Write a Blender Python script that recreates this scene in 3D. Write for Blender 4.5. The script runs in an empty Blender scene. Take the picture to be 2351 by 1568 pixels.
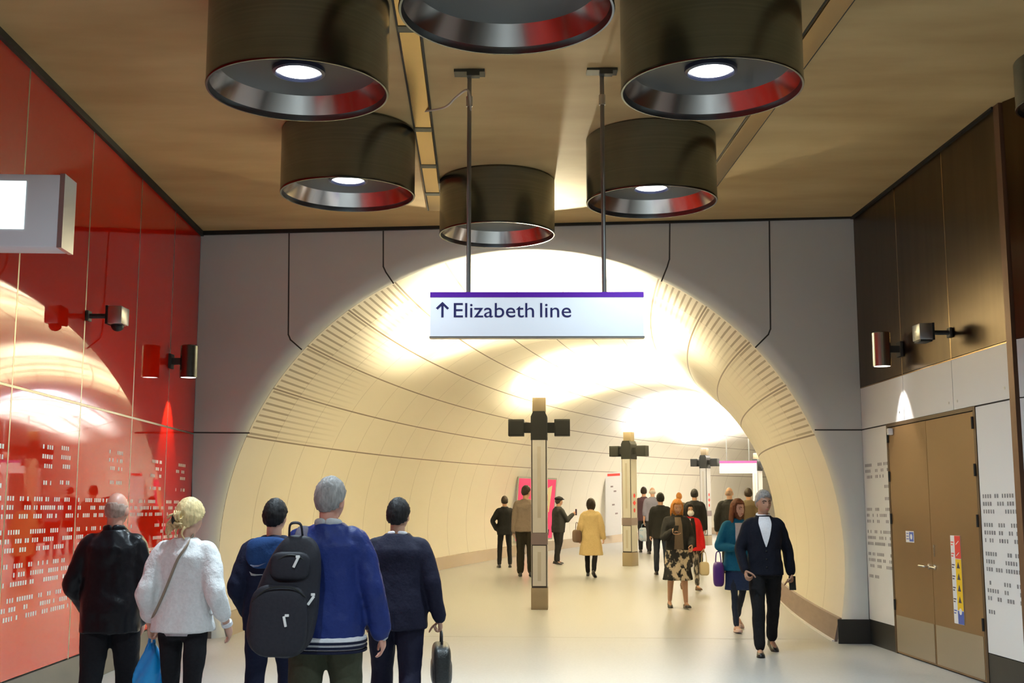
import bpy, bmesh, math, random
from mathutils import Vector, Matrix, noise
from mathutils.bvhtree import BVHTree

random.seed(7)
scene = bpy.context.scene
COL = scene.collection
R = math.radians

# ------------------------------------------------------------------ camera
FOC, CX, CY, CAMZ = 2600.0, 1175.5, 784.0, 1.7
PITCH = math.atan(346 / FOC)
cam_d = bpy.data.cameras.new('camera')
cam_d.sensor_width = 36.0
cam_d.lens = 36.0 * FOC / 2351.0
cam_d.clip_start, cam_d.clip_end = 0.05, 300
cam_o = bpy.data.objects.new('camera', cam_d)
cam_o.location = (0, 0, CAMZ)
cam_o.rotation_euler = (math.pi / 2 + PITCH, 0, 0)
COL.objects.link(cam_o)
scene.camera = cam_o

# ------------------------------------------------------------------ colour management and world
scene.view_settings.view_transform = 'Standard'
scene.view_settings.look = 'None'
scene.view_settings.exposure = 0.0
scene.view_settings.gamma = 1.0
scene.view_settings.use_curve_mapping = False
world = bpy.data.worlds.new('world')
scene.world = world
world.use_nodes = True
world.node_tree.nodes['Background'].inputs[0].default_value = (0.9, 0.95, 1, 1)
world.node_tree.nodes['Background'].inputs[1].default_value = 0.02
HALL_W = 660.0        # watts of one drum lamp
HALL_COL = (0.73, 0.90, 1.0)
TOTEM_W = 2300.0      # watts of one uplighter on a totem
TOTEM_COL = (1.0, 0.88, 0.59)

# ------------------------------------------------------------------ picture <-> place
def ray(px, py):
    a, b = (px - CX) / FOC, (CY - py) / FOC
    return Vector((a, math.cos(PITCH) - b * math.sin(PITCH), math.sin(PITCH) + b * math.cos(PITCH)))
CAM = Vector((0, 0, CAMZ))
def at_y(px, py, Y):
    r = ray(px, py); return CAM + r * (Y / r.y)
def on_floor(px, py, z=0.0):
    r = ray(px, py); return CAM + r * ((z - CAMZ) / r.z)

# the end wall stands 3.55 degrees off square; the hall runs back towards the camera along -HW
FA = R(3.55)
FE = Vector((math.cos(FA), -math.sin(FA), 0))     # along the end wall, to the right
FN = Vector((math.sin(FA), math.cos(FA), 0))      # into the tunnel
PL = Vector((-3.825, 13.638, 0))
WID = 7.896
HW = Vector((-0.02873, 1.0, -0.01433))
CEIL_L, CEIL_R = 4.88, 4.97
def hall(a, t, z):
    """a metres along the end wall from its left corner, t metres back from it, z up"""
    return PL + FE * a + Vector((0, 0, z)) - HW * t
def hall_floor(y):
    return -HW.z * (13.3 - y) if y < 13.3 else 0.0
WL_N = Vector((1, 0.0287, 0)).normalized()        # left wall's normal, into the hall
HD = Vector((HW.x, HW.y, 0)).normalized()

# ------------------------------------------------------------------ materials
def mat(name, col, rough=0.5, metal=0.0, **k):
    m = bpy.data.materials.new(name); m.use_nodes = True
    nt = m.node_tree; b = nt.nodes['Principled BSDF']
    b.inputs['Base Color'].default_value = (*col, 1)
    b.inputs['Roughness'].default_value = rough
    b.inputs['Metallic'].default_value = metal
    if 'emit' in k:
        b.inputs['Emission Color'].default_value = (*k['emit'], 1)
        b.inputs['Emission Strength'].default_value = k.get('power', 1)
    if 'ior' in k: b.inputs['IOR'].default_value = k['ior']
    if 'coat' in k:
        b.inputs['Coat Weight'].default_value = k['coat']; b.inputs['Coat Roughness'].default_value = k.get('coat_rough', 0.03)
    if 'aniso' in k: b.inputs['Anisotropic'].default_value = k['aniso']
    if 'spec' in k: b.inputs['Specular IOR Level'].default_value = k['spec']
    if 'sheen' in k: b.inputs['Sheen Weight'].default_value = k['sheen']
    if 'noise' in k:                      # (scale xyz, second colour, detail)
        sc, c2, det = k['noise']
        tc = nt.nodes.new('ShaderNodeTexCoord'); mp = nt.nodes.new('ShaderNodeMapping')
        mp.inputs['Scale'].default_value = sc
        nz = nt.nodes.new('ShaderNodeTexNoise'); nz.inputs['Scale'].default_value = 1; nz.inputs['Detail'].default_value = det
        rp = nt.nodes.new('ShaderNodeValToRGB')
        rp.color_ramp.elements[0].position = k.get('lo', 0.3); rp.color_ramp.elements[1].position = k.get('hi', 0.7)
        rp.color_ramp.elements[0].color = (*col, 1); rp.color_ramp.elements[1].color = (*c2, 1)
        L = nt.links.new
        L(tc.outputs['Object'], mp.inputs['Vector']); L(mp.outputs[0], nz.inputs['Vector'])
        L(nz.outputs['Fac'], rp.inputs[0]); L(rp.outputs[0], b.inputs['Base Color'])
        if 'bump' in k:
            bp = nt.nodes.new('ShaderNodeBump'); bp.inputs['Strength'].default_value = k['bump']; bp.inputs['Distance'].default_value = 0.01
            L(nz.outputs['Fac'], bp.inputs['Height']); L(bp.outputs[0], b.inputs['Normal'])
    return m

def cloth(name, col, rough=0.85, fold=0.25, **k):
    c2 = tuple(min(1, c * 1.12 + 0.002) for c in col)
    k.setdefault('spec', 0.2)
    return mat(name, col, rough, noise=((60, 60, 60), c2, 3), bump=fold, **k)

M = {}
M['red'] = mat('red_glass', (0.54, 0.010, 0.002), 0.02, ior=1.5)
M['steel_strip'] = mat('steel_strip', (0.50, 0.47, 0.38), 0.3, 1.0)
M['grey_skirt'] = mat('grey_skirting', (0.16, 0.145, 0.12), 0.5)
M['black_skirt'] = mat('black_skirting', (0.018, 0.018, 0.016), 0.45)
M['brown_skirt'] = mat('brown_skirting', (0.17, 0.12, 0.10), 0.45, noise=((3, 3, 20), (0.21, 0.15, 0.12), 2))
M['tunnel_skirt'] = mat('taupe_skirting', (0.34, 0.27, 0.19), 0.5)
M['joint'] = mat('dark_joint', (0.05, 0.048, 0.042), 0.8)
M['facade'] = mat('end_wall_concrete_panel', (0.58, 0.59, 0.56), 0.55, noise=((1.2, 1.2, 1.2), (0.61, 0.62, 0.59), 3))
M['concrete'] = mat('raw_concrete', (0.39, 0.255, 0.10), 0.60, noise=((0.55, 1.7, 2), (0.56, 0.40, 0.185), 9), bump=0.12)
M['floor'] = mat('pale_terrazzo', (0.365, 0.365, 0.355), 0.34, noise=((45, 45, 45), (0.405, 0.405, 0.395), 4), lo=0.35, hi=0.65)
M['floor_joint'] = mat('floor_joint', (0.42, 0.39, 0.34), 0.5)
M['bronze'] = mat('bronze_panel', (0.115, 0.080, 0.043), 0.30, 1.0, noise=((9, 9, 0.6), (0.14, 0.098, 0.055), 3))
M['bronze_edge_glint'] = mat('bronze_edge_glint', (0.45, 0.31, 0.16), 0.25, 1.0)
M['white_panel'] = mat('white_wall_panel', (0.72, 0.72, 0.71), 0.32)
M['door'] = mat('bronze_door', (0.22, 0.13, 0.052), 0.36, 0.45, noise=((1, 1, 0.5), (0.25, 0.145, 0.058), 2))
M['kick'] = mat('kick_plate_steel', (0.37, 0.32, 0.24), 0.4, 0.6)
M['chrome'] = mat('satin_steel', (0.72, 0.70, 0.66), 0.22, 1.0)
M['drum'] = mat('brushed_gunmetal', (0.19, 0.21, 0.215), 0.24, 1.0, aniso=0.6, noise=((1, 1, 90), (0.22, 0.245, 0.25), 2))
M['drum_in'] = mat('polished_reflector', (0.70, 0.67, 0.63), 0.16, 1.0, aniso=0.5)
M['drum_plate'] = mat('dark_recess_plate', (0.06, 0.06, 0.055), 0.45, 0.3)
M['lamp'] = mat('lamp_glow', (1, 1, 1), 0.3, emit=(0.95, 0.97, 1.0), power=9)
M['lamp_small'] = mat('small_lamp_glow', (1, 1, 1), 0.3, emit=(1.0, 0.96, 0.9), power=4)
M['bezel'] = mat('dark_blue_bezel', (0.02, 0.025, 0.05), 0.3)
M['trunk'] = mat('gold_trunking', (0.62, 0.45, 0.22), 0.24, 1.0)
M['trunk_dark'] = mat('trunking_joint', (0.07, 0.075, 0.065), 0.4, 0.5)
M['pole'] = mat('grey_pole', (0.30, 0.30, 0.28), 0.35, 0.8)
M['sign_white'] = mat('sign_white', (0.80, 0.82, 0.86), 0.35, emit=(0.8, 0.85, 0.95), power=0.12)
M['purple'] = mat('sign_purple', (0.12, 0.015, 0.40), 0.4)
M['ink'] = mat('sign_blue_ink', (0.012, 0.012, 0.10), 0.5)
M['alu'] = mat('aluminium_edge', (0.55, 0.56, 0.55), 0.3, 0.9)
M['screen'] = mat('lit_screen', (0.8, 0.9, 0.9), 0.3, emit=(0.82, 1.0, 1.0), power=1.25)
M['case'] = mat('display_case', (0.66, 0.66, 0.68), 0.4)
M['black'] = mat('matt_black', (0.010, 0.011, 0.009), 0.55)
M['totem_white'] = mat('totem_white_panel', (0.68, 0.66, 0.62), 0.35)
M['totem_inlay'] = mat('totem_grey_inlay', (0.55, 0.51, 0.44), 0.35)
M['totem_bronze'] = mat('totem_bronze', (0.36, 0.29, 0.19), 0.4, 0.3)
M['totem_band'] = mat('totem_mauve_band', (0.22, 0.17, 0.17), 0.4)
M['totem_edge'] = mat('totem_dark_edge', (0.06, 0.05, 0.04), 0.5)
M['pink'] = mat('poster_pink', (0.80, 0.055, 0.20), 0.4, emit=(0.9, 0.08, 0.25), power=0.15)
M['poster_frame'] = mat('poster_grey_frame', (0.45, 0.46, 0.46), 0.4, 0.4)
M['poster_dark'] = mat('poster_dark', (0.05, 0.03, 0.06), 0.5)
M['poster_yellow'] = mat('poster_cream', (0.85, 0.75, 0.5), 0.5)
M['map_white'] = mat('map_white', (0.74, 0.73, 0.72), 0.35)
M['sticker_red'] = mat('sticker_red', (0.75, 0.04, 0.03), 0.4)
M['sticker_yellow'] = mat('sticker_yellow', (0.85, 0.55, 0.01), 0.4)
M['sticker_blue'] = mat('sticker_blue', (0.05, 0.10, 0.42), 0.4)
M['sticker_white'] = mat('sticker_white', (0.78, 0.78, 0.76), 0.4)
M['dot_white'] = mat('printed_white', (0.80, 0.74, 0.66), 0.4)
M['dot_grey'] = mat('printed_grey', (0.20, 0.20, 0.21), 0.4)
M['cable'] = mat('pale_cable', (0.6, 0.56, 0.46), 0.5)
M['dark_wall'] = mat('hall_back_wall', (0.30, 0.29, 0.27), 0.6)

def tunnel_material():
    """cream cladding: joints every 10.3 degrees of arc and 1.35 m of length, slots near the mouth; uv = (degrees from crown, metres in)"""
    m = bpy.data.materials.new('cream_tunnel_cladding'); m.use_nodes = True
    nt = m.node_tree; b = nt.nodes['Principled BSDF']; L = nt.links.new
    def math_(op, a, c=None, d=None):
        n = nt.nodes.new('ShaderNodeMath'); n.operation = op
        for i, v in enumerate((a, c, d)):
            if v is None: continue
            if isinstance(v, (int, float)): n.inputs[i].default_value = v
            else: L(v, n.inputs[i])
        return n.outputs[0]
    uv = nt.nodes.new('ShaderNodeUVMap'); uv.uv_map = 'UVMap'
    sp = nt.nodes.new('ShaderNodeSeparateXYZ'); L(uv.outputs[0], sp.inputs[0])
    u, v = sp.outputs[0], sp.outputs[1]
    au = math_('ABSOLUTE', u)
    def line(x, period, offset, half):     # 1 on a joint
        q = math_('DIVIDE', math_('SUBTRACT', x, offset), period)
        fr = math_('ABSOLUTE', math_('SUBTRACT', math_('FRACT', math_('ADD', q, 0.5)), 0.5))
        return math_('LESS_THAN', fr, half / period)
    above = math_('LESS_THAN', au, 67.6)
    arc = math_('MULTIPLY', line(au, 10.3, 5.2, 0.17), above)
    ring = math_('MULTIPLY', line(v, 1.35, 0.0, 0.009), math_('GREATER_THAN', v, 0.4))
    inside = math_('MULTIPLY', math_('GREATER_THAN', au, 26.2), math_('LESS_THAN', au, 66.6))
    slot = line(au, 1.2875, 0.65, 0.21)
    reach = math_('MULTIPLY', math_('GREATER_THAN', v, 0.24), math_('LESS_THAN', v, 3.9))
    fade = math_('SUBTRACT', 1.0, math_('MULTIPLY', math_('MAXIMUM', math_('SUBTRACT', v, 1.3), 0.0), 0.36))
    first = math_('ADD', math_('MULTIPLY', math_('LESS_THAN', v, 1.35), 0.4), 0.6)
    slots = math_('MULTIPLY', math_('MULTIPLY', math_('MULTIPLY', slot, inside), math_('MULTIPLY', reach, fade)), first)
    mx = nt.nodes.new('ShaderNodeMix'); mx.data_type = 'RGBA'
    mx.inputs[6].default_value = (0.79, 0.74, 0.62, 1); mx.inputs[7].default_value = (0.22, 0.16, 0.09, 1)
    L(math_('MULTIPLY', slots, 0.8), mx.inputs[0])
    mx2 = nt.nodes.new('ShaderNodeMix'); mx2.data_type = 'RGBA'
    L(mx.outputs[2], mx2.inputs[6]); mx2.inputs[7].default_value = (0.20, 0.15, 0.10, 1)
    L(math_('MAXIMUM', arc, math_('MULTIPLY', ring, 0.5)), mx2.inputs[0])
    L(mx2.outputs[2], b.inputs['Base Color'])
    b.inputs['Roughness'].default_value = 0.45
    return m
M['tunnel'] = tunnel_material()

# ------------------------------------------------------------------ mesh helpers
def bm_new(): return bmesh.new()
def smooth_by_angle(me, deg=35):
    me.polygons.foreach_set('use_smooth', [True] * len(me.polygons))
    if deg < 180: me.set_sharp_from_angle(angle=R(deg))
def obj(name, bm, m, parent=None, smooth=35, loc=None):
    if isinstance(bm, bmesh.types.BMesh):
        bmesh.ops.recalc_face_normals(bm, faces=bm.faces)
        me = bpy.data.meshes.new(name); bm.to_mesh(me); bm.free()
    else: me = bm
    if smooth: smooth_by_angle(me, smooth)
    for x in (m if isinstance(m, (list, tuple)) else [m]): me.materials.append(x)
    o = bpy.data.objects.new(name, me); COL.objects.link(o)
    if parent: o.parent = parent
    if loc is not None: o.location = loc
    return o
def tag(o, label=None, cat=None, group=None, kind=None):
    if label: o['label'] = label
    if cat: o['category'] = cat
    if group: o['group'] = group
    if kind: o['kind'] = kind
    return o
def empty(name, loc, rz=0.0):
    o = bpy.data.objects.new(name, None); COL.objects.link(o)
    o.location = loc; o.rotation_euler = (0, 0, rz); o.empty_display_size = 0.1
    return o
def thing(name, label, cat, loc, rz=0.0, group=None):
    return tag(empty(name, loc, rz), label, cat, group)
def frame(x, y, z): return Matrix((x, y, z)).transposed()
def box(bm, c, s, rot=None, bevel=0.0):
    mt = Matrix.Translation(Vector(c))
    if rot is not None: mt = mt @ rot.to_4x4()
    g = bmesh.ops.create_cube(bm, size=1, matrix=mt @ Matrix.Diagonal((*s, 1)))
    if bevel:
        es = list({e for v in g['verts'] for e in v.link_edges})
        bmesh.ops.bevel(bm, geom=es, offset=bevel, segments=2, profile=0.5, affect='EDGES')
def prism(bm, pts, ext):
    """a closed polygon of points pushed along ext"""
    a = [bm.verts.new(p) for p in pts]; b = [bm.verts.new(Vector(p) + ext) for p in pts]
    n = len(a); bm.faces.new(a); bm.faces.new(b[::-1])
    for i in range(n): bm.faces.new((a[i], a[(i + 1) % n], b[(i + 1) % n], b[i]))
def rings_to_faces(bm, rings, cap=True, close=True):
    vs = [[bm.verts.new(p) for p in r] for r in rings]
    n = len(vs[0])
    for i in range(len(vs) - 1):
        for j in range(n if close else n - 1):
            k = (j + 1) % n
            bm.faces.new((vs[i][j], vs[i][k], vs[i + 1][k], vs[i + 1][j]))
    if cap and close:
        bm.faces.new(vs[0][::-1]); bm.faces.new(vs[-1])
def catmull(pts, n):
    P = [Vector(p) for p in pts]
    if len(P) < 3:
        return [P[0].lerp(P[-1], i / n) for i in range(n + 1)]
    out = []; m = len(P) - 1
    for i in range(n + 1):
        t = i / n * m; k = min(int(t), m - 1); t -= k
        p0, p1, p2, p3 = P[max(k - 1, 0)], P[k], P[k + 1], P[min(k + 2, m)]
        out.append(0.5 * ((2 * p1) + (p2 - p0) * t + (2 * p0 - 5 * p1 + 4 * p2 - p3) * t * t + (3 * p1 - p0 - 3 * p2 + p3) * t ** 3))
    return out
def lerp_list(v, t):
    m = len(v) - 1; x = t * m; k = min(int(x), m - 1)
    return v[k] + (v[k + 1] - v[k]) * (x - k)
def tube(bm, pts, radii, seg=12, n=None, flat=1.0, round_caps=True, up=None):
    if not isinstance(radii, (list, tuple)): radii = [radii, radii]
    n = n or max(6, 5 * (len(pts) - 1))
    C = catmull(pts, n); rs = [lerp_list(radii, i / n) for i in range(n + 1)]
    ref = Vector(up) if up is not None else None
    rings = []; prev = None
    def ring(c, x, y, r): return [c + x * (math.cos(a) * r) + y * (math.sin(a) * r * flat) for a in [2 * math.pi * j / seg for j in range(seg)]]
    for i, c in enumerate(C):
        d = (C[min(i + 1, n)] - C[max(i - 1, 0)]).normalized()
        if prev is None:
            a = ref if ref is not None else (Vector((0, 0, 1)) if abs(d.z) < 0.9 else Vector((0, 1, 0)))
            x = (a - d * a.dot(d)).normalized()
        else: x = (prev - d * prev.dot(d)).normalized()
        prev = x; y = d.cross(x)
        if i == 0 and round_caps:
            for q in (0.95, 0.65): rings.append(ring(c - d * rs[0] * q, x, y, rs[0] * math.sqrt(1 - q * q)))
        rings.append(ring(c, x, y, rs[i]))
        if i == n and round_caps:
            for q in (0.65, 0.95): rings.append(ring(c + d * rs[n] * q, x, y, rs[n] * math.sqrt(1 - q * q)))
    rings_to_faces(bm, rings)
def lathe(bm, prof, seg=48, c=(0, 0, 0), closed=False):
    c = Vector(c); rings = [[c + Vector((r * math.cos(2 * math.pi * j / seg), r * math.sin(2 * math.pi * j / seg), z)) for j in range(seg)] for r, z in prof]
    rings_to_faces(bm, rings + ([rings[0]] if closed else []), cap=not closed)
    if closed: bmesh.ops.remove_doubles(bm, verts=bm.verts, dist=1e-6)
def ell(bm, c, r, rot=None, seg=16):
    mt = Matrix.Translation(Vector(c))
    if rot is not None: mt = mt @ rot.to_4x4()
    bmesh.ops.create_uvsphere(bm, u_segments=seg, v_segments=max(8, seg // 2 + 2), radius=1, matrix=mt @ Matrix.Diagonal((*r, 1)))
def superell(bm, c, r, e=0.5, rot=None, seg=24, shape=None):
    """rounded box: r half sizes, e < 1 squarer"""
    def pw(v): return math.copysign(abs(v) ** e, v)
    rings = []
    for i in range(1, seg // 2):
        p = -math.pi / 2 + math.pi * i / (seg // 2)
        rr = []
        for j in range(seg):
            a = 2 * math.pi * j / seg
            v = Vector((r[0] * pw(math.cos(p)) * pw(math.cos(a)), r[1] * pw(math.cos(p)) * pw(math.sin(a)), r[2] * pw(math.sin(p))))
            if shape: v = shape(v)
            if rot is not None: v = rot @ v
            rr.append(Vector(c) + v)
        rings.append(rr)
    rings_to_faces(bm, rings)
def fuse(bm, voxel, it=4, fac=0.5):
    """melt overlapping closed shapes into one continuous surface"""
    bmesh.ops.recalc_face_normals(bm, faces=bm.faces)
    me = bpy.data.meshes.new('tmp'); bm.to_mesh(me); bm.free()
    o = bpy.data.objects.new('tmp', me); COL.objects.link(o)
    r = o.modifiers.new('r', 'REMESH'); r.mode = 'VOXEL'; r.voxel_size = voxel; r.use_smooth_shade = True
    if it:
        s = o.modifiers.new('s', 'SMOOTH'); s.iterations = it; s.factor = fac
    dg = bpy.context.evaluated_depsgraph_get()
    out = bpy.data.meshes.new_from_object(o.evaluated_get(dg))
    bpy.data.objects.remove(o); bpy.data.meshes.remove(me)
    return out
def text_mesh(body, size, width=None, depth=0.002):
    cu = bpy.data.curves.new('t', 'FONT'); cu.body = body; cu.size = size; cu.extrude = depth; cu.resolution_u = 4
    o = bpy.data.objects.new('t', cu); COL.objects.link(o)
    dg = bpy.context.evaluated_depsgraph_get()
    me = bpy.data.meshes.new_from_object(o.evaluated_get(dg))
    bpy.data.objects.remove(o); bpy.data.curves.remove(cu)
    if width:
        xs = [v.co.x for v in me.vertices]; f = width / (max(xs) - min(xs))
        for v in me.vertices: v.co.x = (v.co.x - min(xs)) * f
    return me

# ================================================================== THE SETTING
def wall_panel(bm, a, t0, t1, z0, z1, out, thick, gap=0.006, bevel=0):
    """flat panel on a side wall; its face lies on line a, its body grows by thick along out"""
    p = [hall(a, t0 + gap, z0 + gap), hall(a, t1 - gap, z0 + gap), hall(a, t1 - gap, z1 - gap), hall(a, t0 + gap, z1 - gap)]
    prism(bm, p, WL_N * out * thick)
def structure(name, bm, m, parent=None, smooth=35):
    o = obj(name, bm, m, parent, smooth)
    if parent is None: o['kind'] = 'structure'
    return o
T_BACK = 22.0
def ceil_z(a): return CEIL_L + (CEIL_R - CEIL_L) * a / WID
c0, c1, c2 = hall(0, 0, CEIL_L), hall(WID, 0, CEIL_R), hall(0, 10, CEIL_L)
CN = (c1 - c0).cross(c2 - c0).normalized()
def on_ceiling(px, py):
    r = ray(px, py); return CAM + r * ((c0 - CAM).dot(CN) / r.dot(CN))

# floor: hall part falls gently towards the tunnel, tunnel part is level
bm = bm_new()
prism(bm, [hall(-0.4, 0, 0), hall(WID + 0.4, 0, 0), hall(WID + 4.0, T_BACK, 0), hall(-0.4, T_BACK, 0)], Vector((0, 0, -0.2)))
prism(bm, [hall(-8, 0, 0), hall(-8, 0, 0) + FN * 62, hall(30, 0, 0) + FN * 62, hall(30, 0, 0)], Vector((0, 0, -0.2)))
floor_o = structure('floor', bm, M['floor'], smooth=0)
bm = bm_new()
q = FN * 0.35 + Vector((0, 0, 0.0006))
prism(bm, [hall(0.6, 0, 0) + q, hall(WID - 0.6, 0, 0) + q, hall(WID - 0.6, 0, 0) + q + FN * 0.015, hall(0.6, 0, 0) + q + FN * 0.015], Vector((0, 0, 0.0006)))
obj('floor_joint', bm, M['floor_joint'], floor_o, 0)

# ceiling of raw concrete
bm = bm_new()
prism(bm, [hall(-0.4, -0.3, ceil_z(-0.4)), hall(WID + 4, -0.3, ceil_z(WID)), hall(WID + 4, T_BACK, ceil_z(WID)), hall(-0.4, T_BACK, ceil_z(-0.4))], Vector((0, 0, 0.3)))
ceiling_o = structure('ceiling', bm, M['concrete'], smooth=0)
# fine board marks and cracks in the concrete
bm = bm_new()
def ceiling_line(pts, w=0.008):
    P = [on_ceiling(*p) + Vector((0, 0, -0.001)) for p in pts]
    for a, b in zip(P, P[1:]):
        d = (b - a).normalized(); s = d.cross(CN).normalized() * w * 0.5
        prism(bm, [a - s, b - s, b + s, a + s], Vector((0, 0, -0.0012)))
ceiling_line([(1850, 152), (2000, 154), (2230, 156)])
ceiling_line([(1860, 250), (1960, 250), (2010, 256), (2080, 248)], 0.012)
ceiling_line([(1290, 300), (1283, 370), (1274, 440)], 0.006)  # follows the left edge of the painted light patch
obj('concrete_joint', bm, mat('concrete_crack', (0.15, 0.11, 0.06), 0.8), ceiling_o, 0)
# tunnel light painted as a paler patch between the middle and right drums
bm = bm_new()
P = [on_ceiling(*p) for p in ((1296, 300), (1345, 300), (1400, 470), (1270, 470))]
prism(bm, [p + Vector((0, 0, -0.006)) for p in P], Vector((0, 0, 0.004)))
obj('ceiling_light_patch', bm, mat('concrete_lit_patch', (0.50, 0.38, 0.17), 0.3), ceiling_o, 0)

# left wall of glossy red panels
SEAM_L = [0.0, 1.17, 2.44, 3.9, 5.35, 6.8, 8.25, 9.7, 11.15, 12.6, 14.05, 15.5, 16.95, 18.4, 19.85, 21.3, T_BACK]
bm = bm_new()
for i, (t0, t1) in enumerate(zip(SEAM_L, SEAM_L[1:])):
    wall_panel(bm, 0, t0, t1, 0.26, 2.395, -1, 0.03, 0.011)
    wall_panel(bm, 0, t0, t1, 2.395, 4.83, -1, 0.03, 0.011)
wall_left = structure('wall_left', bm, M['red'], smooth=0)
bm = bm_new()
prism(bm, [hall(-0.012, 0, 0.2), hall(-0.012, T_BACK, 0.2), hall(-0.012, T_BACK, 4.9), hall(-0.012, 0, 4.9)], WL_N * -0.2)
obj('panel_backing', bm, M['joint'], wall_left, 0)
bm = bm_new()
for t in SEAM_L[1:-1]: wall_panel(bm, 0.0005, t - 0.011, t + 0.011, 0.26, 4.82, -1, 0.03, 0)
wall_panel(bm, 0.0006, 0, T_BACK, 2.386, 2.404, -1, 0.03, 0)
obj('joint_strip', bm, M['steel_strip'], wall_left, 0)
# printed dot pattern on the red panels: rows of little blocks in ragged groups
def dots(bm, a, out, t0, t1, z0, z1, pitch, rowh, seed, size=(0.030, 0.034), dens=0.6, seams=()):
    rnd = random.Random(seed)
    z = z1
    row = 0
    while z > z0:
        t = t0
        while t < t1:
            run = rnd.choice((2, 3, 4, 5, 7)); blank = rnd.choice((1, 1, 2, 2, 4))
            on = noise.noise(Vector((t * 1.3 + seed, (row // 3) * 1.7, 0))) > 0.25 - dens * 0.75
            for k in range(run):
                tt = t + k * pitch
                if on and tt < t1 and not any(abs(tt - s) < 0.035 for s in seams) and rnd.random() < 0.9:
                    w = size[0] * rnd.uniform(0.75, 1.1); h = size[1]
                    p = [hall(a, tt - w / 2, z - h / 2), hall(a, tt + w / 2, z - h / 2), hall(a, tt + w / 2, z + h / 2), hall(a, tt - w / 2, z + h / 2)]
                    bm.faces.new([bm.verts.new(x - WL_N * out * 0.0012) for x in p])
            t += (run + blank) * pitch
        row += 1
        z -= rowh if row % 3 else rowh * 1.75
bm = bm_new()
dots(bm, 0, -1, 0.25, 8.2, 0.62, 1.58, 0.046, 0.066, 3, dens=0.8, seams=SEAM_L)
for t0, t1, z1 in ((0.35, 0.75, 2.0), (1.35, 1.75, 2.0), (2.7, 3.1, 2.03), (4.1, 4.3, 2.0), (4.5, 4.7, 1.99), (5.45, 5.75, 1.95)):
    dots(bm, 0, -1, t0, t1, z1 - 0.30, z1, 0.046, 0.075, int(t0 * 50), dens=0.9, seams=SEAM_L)
obj('printed_pattern', bm, M['dot_white'], wall_left, 0)
bm = bm_new()
prism(bm, [hall(0.0, 0, 0), hall(0.0, T_BACK, 0), hall(0.0, T_BACK, 0.255), hall(0.0, 0, 0.255)], WL_N * -0.1)
structure('baseboard_left', bm, M['grey_skirt'], smooth=0)

# right wall: bronze panels above, white band, white flanks of a double door
bm = bm_new()
BRZ = [0.0, 1.33, 2.57, 3.74]
for t0, t1 in zip(BRZ, BRZ[1:]): wall_panel(bm, WID, t0, t1, 2.905, 4.93, 1, 0.03, 0.006)
wall_right = structure('wall_right', bm, M['bronze'], smooth=0)
bm = bm_new()
prism(bm, [hall(WID + 0.012, 0, 0), hall(WID + 0.012, 3.8, 0), hall(WID + 0.012, 3.8, 5.0), hall(WID + 0.012, 0, 5.0)], WL_N * 0.2)
obj('panel_backing', bm, M['joint'], wall_right, 0)
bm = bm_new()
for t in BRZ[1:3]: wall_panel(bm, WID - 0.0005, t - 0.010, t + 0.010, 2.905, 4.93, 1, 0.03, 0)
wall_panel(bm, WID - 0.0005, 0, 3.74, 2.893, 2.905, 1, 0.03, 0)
obj('joint_strip', bm, M['bronze_edge_glint'], wall_right, 0)  # pale strips paint the glints along the bronze panel edges
bm = bm_new()
for t0, t1 in ((0, 1.33), (1.33, 2.57), (2.57, 3.74)): wall_panel(bm, WID, t0, t1, 2.42, 2.9, 1, 0.03, 0.005)
wall_panel(bm, WID, 0.0, 0.80, 0.27, 2.415, 1, 0.03, 0.005)
wall_panel(bm, WID, 3.03, 3.74, 0.27, 2.415, 1, 0.03, 0.005)
obj('white_panel', bm, M['white_panel'], wall_right, 0)
bm = bm_new()                                     # lock buttons of the band panels
for t, z in ((2.47, 2.50), (2.66, 2.50), (3.62, 2.52), (1.20, 2.52)):
    c = hall(WID, t, z) - WL_N * 0.002; tube(bm, [c + WL_N * 0.01, c], 0.013, 12, 2, round_caps=False)
obj('panel_lock', bm, M['alu'], wall_right)
bm = bm_new()
dots(bm, WID, 1, 0.08, 0.78, 0.72, 2.0, 0.046, 0.066, 11, dens=0.75)
dots(bm, WID, 1, 3.1, 3.70, 0.62, 1.62, 0.046, 0.066, 23, dens=0.85)
obj('printed_pattern', bm, M['dot_grey'], wall_right, 0)
bm = bm_new()
prism(bm, [hall(WID, 0, 0), hall(WID, 0.80, 0), hall(WID, 0.80, 0.268), hall(WID, 0, 0.268)], WL_N * 0.04)
prism(bm, [hall(WID, 3.03, 0), hall(WID, 3.74, 0), hall(WID, 3.74, 0.268), hall(WID, 3.03, 0.268)], WL_N * 0.04)
structure('baseboard_right', bm, M['black_skirt'], smooth=0)
# pilaster, then the wall steps outwards
bm = bm_new()
prism(bm, [hall(WID - 0.02, 3.74, 0), hall(WID - 0.02, 3.84, 0), hall(WID + 0.3, 3.84, 0), hall(WID + 0.3, 3.74, 0)], Vector((0, 0, 5.0)))
structure('trim_1', bm, mat('brown_pilaster', (0.16, 0.085, 0.05), 0.4, 0.5), smooth=0)
def kink(t, z):            # the next stretch of wall turns outwards
    return hall(WID, 3.84, z) + (-HD * math.cos(R(24)) + Vector((1, 0, 0)) * math.sin(R(24))) * t + Vector((0, 0, 0.0143 * t))
KO = Vector((math.cos(R(24)), math.sin(R(24)), 0))
bm = bm_new()
for z0, z1 in ((2.905, 5.0),): prism(bm, [kink(0.02, z0), kink(8.5, z0), kink(8.5, z1), kink(0.02, z1)], KO * 0.05)
wr2 = structure('wall_right_near', bm, M['bronze'], smooth=0)
bm = bm_new()
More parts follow.
